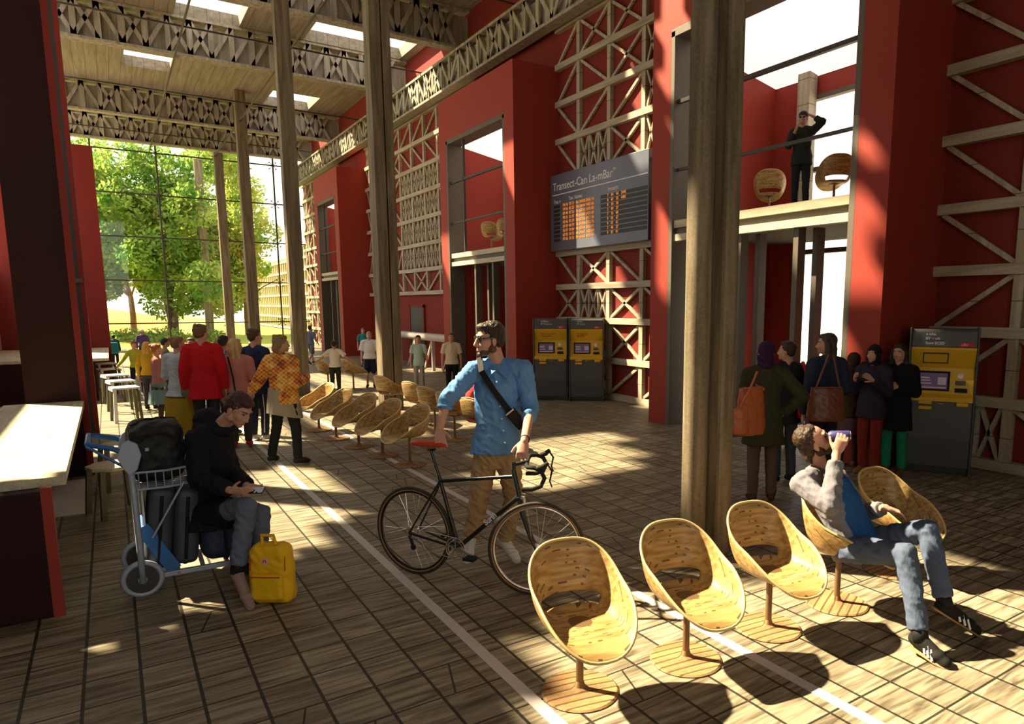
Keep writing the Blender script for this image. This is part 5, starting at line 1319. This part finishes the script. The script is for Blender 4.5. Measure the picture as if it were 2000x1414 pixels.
stander('person with a reddish face and short brown hair looking over the shawl', 384, 812, 660, -.2, WARM, 'short', (.10, .045, .02), (.30, .20, .16), (.05, .045, .04), group=GL)
stander('person with black hair half hidden behind the curly-haired man', 401, 806, 662, PI - .2, WARM, 'shag', (.015, .012, .012), (.06, .06, .08), (.04, .04, .04), group=GL)
stander('person with light brown hair beyond the red shirt, at its right', 434, 800, 664, PI - .2, FAIR, 'shag', (.25, .14, .05), (.12, .12, .13), (.04, .04, .04), group=GL)
stander('person in olive partly visible behind the plaid shawl', 500, 800, 668, PI, WARM, 'shag', (.12, .07, .03), (.16, .16, .06), (.04, .04, .03), group=GL)

# ---- walkers in the middle
GW = 'people walking across the middle of the hall'
stander('boy in a pale t-shirt and dark green trousers seen from behind, arms held out', 657, 772, 665, BK - .35, TANNED, 'short', (.012, .01, .01), (.62, .55, .46), (.018, .03, .02), ('shoe', (.03, .03, .03)), ('out', 'out'), group=GW, sleeve=.36, face=False)
stander('heavy man in a white shirt and navy shorts walking forward', 725, 757, 648, -.35, FAIR, 'short', (.42, .28, .13), (.72, .72, .74), (.02, .025, .07), ('shoe', (.05, .03, .02)), ('down', 'down'), group=GW, sleeve=.40, bot='shorts', bulk=.05, legs='stand')
stander('person in teal standing behind the heavy man', 712, 716, 641, -.2, FAIR, 'short', (.25, .12, .05), (.03, .24, .24), (.03, .06, .12), group=GW, sleeve=.4, vox=.013)
stander('man in a blue-grey shirt and shorts walking by the slim column', 609, 711, 636, PI - .9, WARM, 'short', (.03, .02, .015), (.12, .17, .26), (.13, .15, .19), ('shoe', (.06, .06, .06)), ('down', 'swf'), legs='walk', group=GW, sleeve=.4, bot='shorts', vox=.013)
stander('slim man in a pale mint polo and grey trousers walking towards the chairs', 820, 764, 655, -.45, WARM, 'short', (.012, .01, .01), (.36, .48, .44), (.28, .27, .26), ('shoe', (.02, .02, .03)), ('down', 'down'), legs='stand', group=GW, sleeve=.36, hem=.2)
stander('man in a cream polo and black trousers standing left of the blue shirt', 884, 776, 650, -.4, WARM, 'short', (.10, .055, .03), (.62, .54, .40), (.012, .014, .012), ('shoe', (.02, .02, .02)), ('down', 'down'), group=GW, sleeve=.36, bulk=.01)

# ---- queue at the right
GQ = 'people queueing at the single ticket machine'
r_ = stander('person in an olive coat and dark headscarf with an orange handbag on the arm', 1486, 980, 668, PI - .65, FAIR, 'scarf', (.035, .015, .05), (.045, .042, .022), (.13, .075, .06), ('boot', (.09, .035, .02)), ('hold', 'hip'), hem=.48, flare=.035, bulk=.03, group=GQ, tight=.0)
J_ = r_[4]
M['orangeb'] = mat('orange_leather', (.46, .12, .035), .45, var=.15, bump=.15, bscale=20); M['brownb'] = mat('brown_leather', (.15, .045, .022), .4, var=.2, bump=.3, bscale=14)
c_ = Vector(at(1464, 848, dep(J_['pelvis'] if 'pelvis' in J_ else J_['hipL']) - .42))
shoulder_bag('handbag', 'large orange leather handbag hanging from the person in the olive coat', c_, M['orangeb'], .36, .46, .17, [c_ + RT * -.10 + V((0, 0, .44)), c_.lerp(J_['wrL'], .9) + RT * -.02, J_['wrL'] + V((0, 0, .01)), c_ + RT * .12 + V((0, 0, .44))], rz=-YAW + .5)
c2 = Vector(at(1442, 848, dep(J_['hipL']) - .62))
shoulder_bag('handbag', 'smaller orange leather pouch in front of the large orange handbag', c2, M['orangeb'], .20, .24, .10, [c2 + V((0, 0, .24)), c2 + RT * .10 + V((0, 0, .44)), c2 + RT * .16 + V((0, 0, .60))], rz=-YAW)
r_ = stander('dark-haired man in a black jacket with a red strap over the shoulder', 1527, 942, 667, PI - .45, FAIR, 'short', (.035, .02, .012), (.022, .022, .026), (.07, .07, .075), ('shoe', (.02, .02, .02)), ('fwd', 'down'), hem=.28, flare=.01, bulk=.03, group=GQ, hturn=.9)
J_ = r_[4]; bk = Matrix.Rotation(PI - .45, 3, 'Z') @ V((0, 1, 0)); s_ = MB()
q0 = J_['shR'] + bk * .05 + V((0, 0, .09)); s_.tube([q0, q0 + bk * .10 + V((0, 0, -.10)), J_['elR'] * .45 + J_['hipR'] * .55 + bk * .16], .022, 8)
finish(s_.mesh('red_strap', True), r_[6], 'shoulder_strap', M['redcloth'], r_[0])
c3 = J_['hipR'] + bk * .20 + V((.12, 0, -.08))
shoulder_bag('shoulder_bag', 'bright red bag at the hip of the man with the red strap', c3, M['redcloth'], .20, .26, .10, None, rz=-YAW)
r_ = stander('tall woman in a navy coat with long dark hair and a brown shoulder bag', 1602, 952, 652, PI - .25, FAIR, 'long', (.05, .03, .02), (.022, .032, .055), (.02, .022, .03), ('shoe', (.03, .03, .03)), ('down', 'strap'), hem=.2, bulk=.035, group=GQ, hturn=.9)
J_ = r_[4]; c4 = Vector(at(1612, 822, dep(J_['hipL']) - .36))
shoulder_bag('shoulder_bag', 'dark brown leather shoulder bag on the woman in the navy coat', c4, M['brownb'], .42, .36, .16, [c4 + RT * -.12 + V((0, 0, .34)), c4 + RT * .0 + V((0, 0, .70)), c4 + RT * .05 + V((0, 0, .70)), c4 + RT * .14 + V((0, 0, .34))], rz=-YAW)
stander('hunched person in a brown hooded coat beside the navy coat, over a purple skirt', 1655, 911, 690, PI - 1.2, WARM, 'hood', (.05, .03, .018), (.045, .026, .014), (.10, .05, .055), ('shoe', (.25, .12, .05)), ('hold', 'hold'), bot='tights', skirt_len=.46, hem=.25, bulk=.05, group=GQ, bend=.4)
stander('woman in a black hood and dark jacket pointing forward, with red trousers', 1694, 926, 674, -YAW - .9, FAIR, 'scarf', (.012, .012, .016), (.028, .022, .035), (.20, .025, .015), ('shoe', (.25, .10, .05)), ('hold', 'hold'), hem=.25, bulk=.03, group=GQ)
stander('long-haired woman in a black coat with green trousers and brown boots', 1742, 926, 672, -YAW - .75, FAIR, 'long', (.016, .010, .008), (.010, .010, .012), (.015, .22, .10), ('boot', (.14, .055, .025)), ('crossed', 'crossed'), hem=.55, flare=.02, bulk=.03, group=GQ, sl=1)

# ---- man upstairs
gb = V((8.62, 6.95, 3.45))
kk = (gb - EYE).dot(FH); d_ = ray(1588, 219); Hb = EYE.z + d_.z * kk / d_.dot(FH) - 3.45
r_ = stander('man on the upper floor in black clothes, beanie and sunglasses, elbow raised', 0, 0, 0, FACE_CAM - .45, WARM, 'beanie', (.035, .035, .025), (.020, .024, .020), (.016, .020, .026), ('shoe', (.02, .02, .02)), ('head', 'face'), g=gb, H=Hb, z=3.45, sleeve=.85, hem=.2, bulk=.02)
P_, R_, s = r_[1], r_[2], r_[5]
g_ = MB()
for x in (-1, 1): g_.ell(P_(x * .032, .090, .006), [k * s for k in (.030, .010, .017)], R_)
g_.cap(P_(-.06, .08, .012), P_(.06, .08, .012), .006 * s); finish(g_.mesh('sunglasses', True), r_[6], 'sunglasses', M['lens'], r_[0])

# ------------------------------------------------------------------ man with the bicycle
def Pv(g, u, v, off=0): return vplane(g + FH * off, u, v)
g = gnd(968, 1098); q = lambda u, v, o=0: Pv(g, u, v, o)
sad = bike.matrix_basis @ (SD + V((-.05, 0, .03))); so = (sad - g).dot(FH)
barw = R0 + bdir * (WB - .10) + V((0, 0, .98)); bo = (barw - g).dot(FH)
J = {'head': q(956, 662, -.02), 'neck': q(974, 712, .02), 'shR': q(928, 722, -.02), 'shL': q(1022, 722, .0), 'elR': q(872, 782, -.20), 'wrR': q(858, 840, so + .02), 'elL': q(1036, 800, -.06), 'wrL': q(1024, 862, bo + .02),
     'hipR': q(950, 884, .0), 'hipL': q(988, 882, .02), 'knR': q(936, 975, .03), 'knL': q(1004, 968, -.02), 'anR': gnd(920, 1072) + V((0, 0, .085)), 'anL': gnd(985, 1068) + V((0, 0, .085)), 'toR': gnd(914, 1092) + V((-.02, -.03, .045)), 'toL': gnd(1003, 1092) + V((.02, -.03, .045))}
J['anR'] = q(919, 1052, .02); J['anL'] = q(986, 1056, .06)
J['toR'] = V((gnd(914, 1098).x, gnd(914, 1098).y, .045)); J['toL'] = V((gnd(1006, 1098).x, gnd(1006, 1098).y, .045))
fh = (-RT * .86 - FH * .45 - V((0, 0, .06)))
M['denim'] = cloth((.13, .30, .60), .9, 11, .22); M['khaki'] = cloth((.40, .27, .14), .7, 10)
s = 1.10
tm, P_, R_, _ = body('man in a blue denim shirt and khaki trousers leaning on the bicycle, wearing sunglasses', J, fh, V((0, 0, 1)) + RT * .05, -FH - RT * .15, s, FAIR, 'quiff', (.035, .020, .012), M['denim'], M['khaki'], ('shoe', (.68, .68, .66)),
    loc=g, vox=.006, sleeve=.60, hem=-.03, bulk=.004, disp=.013, leg_to=.96, openeyes=True,
    hands={'R': dict(d=V((0, 0, -1)) * .5 + RT * .15 - FH * .6, n=V((0, 0, 1)) * .9 - RT * .2 - FH * .3, thumb=-1, curl=.55, spread=.3), 'L': dict(d=V((0, 0, -1)) * .75 - FH * .5 - RT * .1, n=-FH * .5 + V((0, 0, 1)) * .7 + RT * .1, thumb=1, curl=.8, spread=.2)})
gl = MB()
for x in (-1, 1): gl.ell(P_(x * .031, .086, .006), [k * s for k in (.030, .012, .021)], R_); gl.cap(P_(x * .060, .070, .014), P_(x * .082, -.005, .010), .005 * s)
gl.cap(P_(-.055, .088, .018), P_(.055, .088, .018), .006 * s)
finish(gl.mesh('sunglasses', True), g, 'sunglasses', M['lens'], tm)
bd_ = MB(); E_ = lambda c, r: bd_.ell(P_(*c), [k * s for k in r], R_)
E_((0, .041, -.078), (.0475, .0465, .037)); E_((0, .074, -.099), (.026, .022, .017)); E_((0, .089, -.054), (.022, .007, .004))
for x in (-1, 1): E_((x * .053, .002, -.063), (.0195, .033, .032)); E_((x * .068, .004, -.020), (.006, .010, .028))
finish(blob(bd_, 'beard', .006, 2, .001, .02), g, 'beard', hairm((.11, .062, .038)), tm)
# collar, placket, buttons, rolled cuffs
nk = J['neck']
for sd_ in (-1, 1):
    c = MB(); a = nk + RT * sd_ * .072 - FH * .01 + V((0, 0, .045)); b_ = nk + RT * sd_ * .010 - FH * .135 + V((0, 0, -.035)); d2 = nk + RT * sd_ * .080 - FH * .165 + V((0, 0, -.095)); e2 = nk + RT * sd_ * .125 - FH * .045 + V((0, 0, -.005))
    c.add([a, b_, d2, e2], [(0, 1, 2, 3)]); me = c.mesh('collar'); finish(me, g, 'collar', M['denim'], tm).modifiers.new('t', 'SOLIDIFY').thickness = .008
for i in range(6):
    p = q(975 + i * 3.2, 742 + i * 23, 0) - FH * .158
    finish(MB().ell(p, .0075, None, 8, 6).mesh('button', True), g, 'button', M['white'], tm)
for S_, fr in (('R', .22), ('L', .20)):
    a, w = J['el' + S_], J['wr' + S_]; p = a.lerp(w, fr - .04); p2 = a.lerp(w, fr + .07)
    finish(MB().tube([p, p.lerp(p2, .5), p2], [.058, .060, .058], 18).mesh('cuff', True), g, 'rolled_cuff', M['denim'], tm)
w_ = J['wrL']; dw = (J['wrL'] - J['elL']).normalized()
finish(MB().tube([w_ - dw * .035, w_ - dw * .015], .036, 18).mesh('watch', True), g, 'watch_strap', M['black'], tm)
# belt line and the cross-body bag
ct = thing('cross_body_bag', 'black cross-body bag worn over the blue shirt', 'bag', q(1018, 822, 0) - FH * .20)
lo = ct.location
pts = [q(938, 706, 0) - FH * .03 + V((0, 0, .03)), q(946, 722, 0) - FH * .145, q(970, 757, 0) - FH * .172, q(995, 790, 0) - FH * .175, q(1018, 818, 0) - FH * .155, q(1032, 832, 0) - FH * .10]
b = MB()
rw = []
for i, p in enumerate(pts):
    d = (pts[min(i + 1, 5)] - pts[max(i - 1, 0)]).normalized(); nn = (-FH - d * (-FH).dot(d)).normalized(); ww = d.cross(nn) * .022; rw.append([p - lo - ww, p - lo - ww + nn * .008, p - lo + ww + nn * .008, p - lo + ww])
b.grid(rw); b.build('strap', M['black'], ct, smooth=40)
d = (pts[4] - pts[3]).normalized(); M4 = frame(pts[3].lerp(pts[4], .75) - lo - FH * .008, d, d.cross(-FH).normalized())
b = MB(); b.box((0, 0, 0), (.17, .085, .035)); me = b.mesh('pouch'); me.transform(M4); link('pouch', me, M['black'], ct, bevel=.012)
b = MB(); b.box((-.075, 0, -.02), (.012, .075, .012)); me = b.mesh('buckle'); me.transform(M4); link('buckle', me, M['chrome'], ct)

# ------------------------------------------------------------------ seated man with a phone, on the navy suitcase
g = V((.50, 5.80, 0)); q = lambda u, v, o=0: Pv(g, u, v, o)
J = {'head': q(466, 800, -.05), 'neck': q(424, 832, .02), 'shR': q(386, 858, -.14), 'shL': q(428, 850, .20), 'elR': q(388, 938, -.24), 'wrR': q(452, 958, -.40), 'elL': q(452, 925, .16), 'wrL': q(484, 950, -.24),
     'hipR': q(402, 1002, -.08), 'hipL': q(410, 996, .14), 'knR': q(482, 990, -.40), 'knL': q(510, 1002, -.10), 'anR': q(463, 1118, -.48), 'anL': q(505, 1108, -.16), 'toR': q(486, 1166, -.60), 'toL': q(530, 1125, -.25)}
for S_ in 'RL': J['an' + S_].z = max(J['an' + S_].z, .085)
J['toR'].z = .045; J['toL'].z = max(.045, J['toL'].z)
fw = RT * .8 - FH * .55; pe = (J['hipL'] + J['hipR']) / 2; x_ = (J['hipL'] - J['hipR']).normalized()
kn = (J['knL'] + J['knR']) / 2; d_ = (kn - pe).normalized()
J['coat_pts'] = [(pe + V((0, 0, .06)), x_ * .20, V((0, 0, 1)).cross(x_) * .17), (pe + V((0, 0, -.10)) + d_ * .04, x_ * .225, V((0, 0, 1)).cross(x_) * .215), (pe + V((0, 0, -.13)) + d_ * .05, x_ * .225, V((0, 0, 1)).cross(x_) * .22)]
M['blackwool'] = cloth((.012, .012, .016), .5, 14); M['greyjean'] = cloth((.12, .145, .20), .6, 14)
tm, P_, R_, _ = body('young man in a black hooded coat sitting on the luggage and looking at his phone', J, RT * .80 - FH * .28 - V((0, 0, .52)), V((0, 0, 1)) * .85 + RT * .5, fw, 1.0, FAIR, 'quiff', (.060, .022, .015), M['blackwool'], M['greyjean'], ('shoe', (.30, .20, .18)),
    loc=g, vox=.006, sleeve=.97, hem=.2, bulk=.03, disp=.010, leg_to=.90, topname='coat', openeyes=False,
    hands={'R': dict(d=RT * .9 - FH * .1 - V((0, 0, .05)), n=-FH * .6 - V((0, 0, .35)) , thumb=-1, curl=.40, spread=.15), 'L': dict(d=RT * .8 - FH * .35 - V((0, 0, .10)), n=FH * .5 - V((0, 0, .8)), thumb=-1, curl=.35, spread=.15)})
# coat skirt lying over the thighs
b = MB()
for S_ in 'RL': b.cap(J['hip' + S_], J['hip' + S_].lerp(J['kn' + S_], .55), .112, .098)
finish(blob(b, 'coat_skirt', .009, 3, .006, .09), g, 'coat_skirt', M['blackwool'], tm)
b = MB(); c = J['neck']; bk = -(RT * .8 - FH * .3)
b.ell(c + bk * .06 + V((0, 0, .0)), (.13, .13, .07)); b.ell(c + bk * .10 + V((0, 0, .045)), (.10, .12, .085)); b.ell(c - bk * .05 + V((0, 0, -.03)), (.10, .12, .04)); b.ell(c + bk * .0 + V((0, 0, .0)), (.105, .105, .05))
finish(blob(b, 'hood', .009, 3, .010, .06), g, 'hood', M['blackwool'], tm)
for S_ in 'RL': finish(MB().tube([J['an' + S_].lerp(J['kn' + S_], -.02), J['an' + S_].lerp(J['kn' + S_], .16)], [.046, .046], 14).mesh('sock', True), g, 'sock', M['black'], tm)
ph = J['wrR'].lerp(J['wrL'], .5) + RT * .135 + V((0, 0, .0)) - FH * .05
t = thing('phone', 'black phone held in both hands by the seated young man', 'phone', ph, 0)
me = MB().box((0, 0, 0), (.125, .062, .009)).mesh('phone_case'); me.transform(frame((0, 0, 0), RT * .95 - FH * .1 + V((0, 0, .05)), FH * .8 + V((0, 0, .5)))); link('phone_case', me, M['lens'], t, bevel=.003)

# ------------------------------------------------------------------ man drinking from a can, in the fourth chair
g = V((4.02, 2.70, 0)); q = lambda u, v, o=0: Pv(g, u, v, o)
gr_, gl_ = gnd(1812, 1300), gnd(1880, 1240)
J = {'head': q(1590, 862, .0), 'neck': q(1600, 918, .03), 'shR': q(1566, 946, -.14), 'shL': q(1636, 936, .20), 'elR': q(1622, 988, -.34), 'wrR': q(1634, 884, -.22), 'elL': q(1684, 1002, .18), 'wrL': q(1730, 992, -.04),
     'hipR': q(1656, 1072, -.10), 'hipL': q(1674, 1060, .10), 'knR': q(1768, 1082, -.46), 'knL': q(1812, 1036, -.26), 'anR': q(1798, 1248, -.66), 'anL': q(1846, 1182, -.46), 'toR': V((gr_.x, gr_.y, .04)) + RT * .08, 'toL': q(1902, 1226, -.42)}
fw = RT * .75 - FH * .6
M['greycard'] = cloth((.185, .175, .205), .7, 14); M['bluetee'] = cloth((.018, .085, .24), .8, 12); M['jeans'] = cloth((.085, .110, .175), .9, 10, .3)
tm, P_, R_, _ = body('man in a grey cardigan, blue shirt and jeans leaning back in a chair and drinking', J, RT * .82 - FH * .20 + V((0, 0, .50)), V((0, 0, 1)) * .8 - RT * .55, fw, 1.02, FAIR, 'swept', (.045, .022, .011), M['greycard'], M['jeans'], ('shoe', (.015, .014, .013)),
    loc=g, vox=.006, sleeve=.93, hem=.1, bulk=.012, disp=.009, leg_to=.92, topname='cardigan', openeyes=False,
    hands={'R': dict(d=V((0, 0, 1)) * .8 + RT * .25 - FH * .1, n=-RT * .25 - FH * .8, thumb=-1, curl=.75, spread=.1), 'L': dict(d=RT * .85 - V((0, 0, .25)) - FH * .2, n=V((0, 0, 1)) * .8 + RT * .25, thumb=-1, curl=.35, spread=.2)})
# blue shirt showing down the open front
hx = (J['hipL'] - J['hipR']).normalized(); pe = (J['hipL'] + J['hipR']) / 2; nk = J['neck']; ax = (nk - pe); LL = ax.length; ax.normalize(); y = ax.cross(hx).normalized(); y = y if y.dot(fw) > 0 else -y
b = MB(); b.loft([(pe + ax * LL * k + y * (.066 + o), hx * wx, y * wy) for k, wx, wy, o in ((-.12, .150, .112, .0), (.02, .150, .118, .0), (.3, .132, .100, .002), (.6, .118, .102, .004), (.82, .085, .085, .0), (.98, .060, .050, -.02))], 20)
finish(blob(b, 'shirt', .008, 3, .007, .07), g, 'blue_shirt', M['bluetee'], tm)
bd_ = MB(); E_ = lambda c, r: bd_.ell(P_(*c), [k * 1.02 for k in r], R_)
E_((0, .039, -.077), (.048, .047, .039)); E_((0, .073, -.098), (.027, .023, .018))
for x in (-1, 1): E_((x * .053, .002, -.060), (.021, .034, .034))
finish(blob(bd_, 'beard', .006, 2, .001, .02), g, 'beard', hairm((.05, .025, .015)), tm)
for S_ in 'RL':
    a, k, o = J['an' + S_], J['kn' + S_], J['to' + S_]; d = (o - a).normalized(); sd_ = d.cross(V((0, 0, 1))).normalized()
    sd_ = sd_ if sd_.dot(-FH) > 0 else -sd_
    finish(MB().tube([a.lerp(k, -.03), a.lerp(k, .15)], [.047, .047], 14).mesh('sock', True), g, 'sock', M['black'], tm)
    for i in range(3):
        c = a.lerp(o, .35 + .17 * i) + sd_ * .040 + V((0, 0, -.012)); finish(MB().bar(c - d * .012 + V((0, 0, .030)) - sd_ * .012, c + d * .006 - V((0, 0, .022)), .012, .010, up=sd_).mesh('white_stripe'), g, 'white_stripe', M['white'], tm)
    L0 = a + (V((0, 0, -.060)) if S_ == 'L' else V((0, 0, -.075))) ; L1 = o + V((0, 0, -.034))
    finish(MB().loft([(L0.lerp(L1, q_), sd_ * w_, V((0, 0, .010))) for q_, w_ in ((-.38, .020), (-.25, .036), (.3, .038), (.8, .044), (1.2, .034), (1.32, .016))], 14).mesh('sole', True), g, 'shoe_sole', M['tan'], tm)
t = thing('drink_can', 'purple and silver can held to the mouth of the seated man', 'can', q(1640, 851, -.12), 0)
ax_ = (RT * 1.0 + V((0, 0, .06)) - FH * .25).normalized(); F4 = frame((0, 0, 0), ax_.cross(V((0, 0, 1))).normalized(), V((0, 0, 1)).cross(ax_).cross(ax_).normalized() if False else ax_.cross(ax_.cross(V((0, 0, 1)))).normalized())
M['can'] = mat('purple_can', (.10, .09, .28), .3, .4, var=.3, scale=20)
MZ = V((0, 0, 1)).rotation_difference(ax_).to_matrix().to_4x4()
MB().lathe([(.026, -.065), (.033, -.056), (.033, .056), (.028, .062)], 28, MZ).build('can_body', M['can'], t, smooth=40)
MB().lathe([(.028, .060), (.029, .066), (.025, .066), (.024, .062), (0, .062)], 28, MZ).lathe([(0, -.068), (.024, -.068), (.026, -.064)], 28, MZ).build('can_rim', M['chrome'], t, smooth=40)
bpy.data.scenes.remove(TMP)
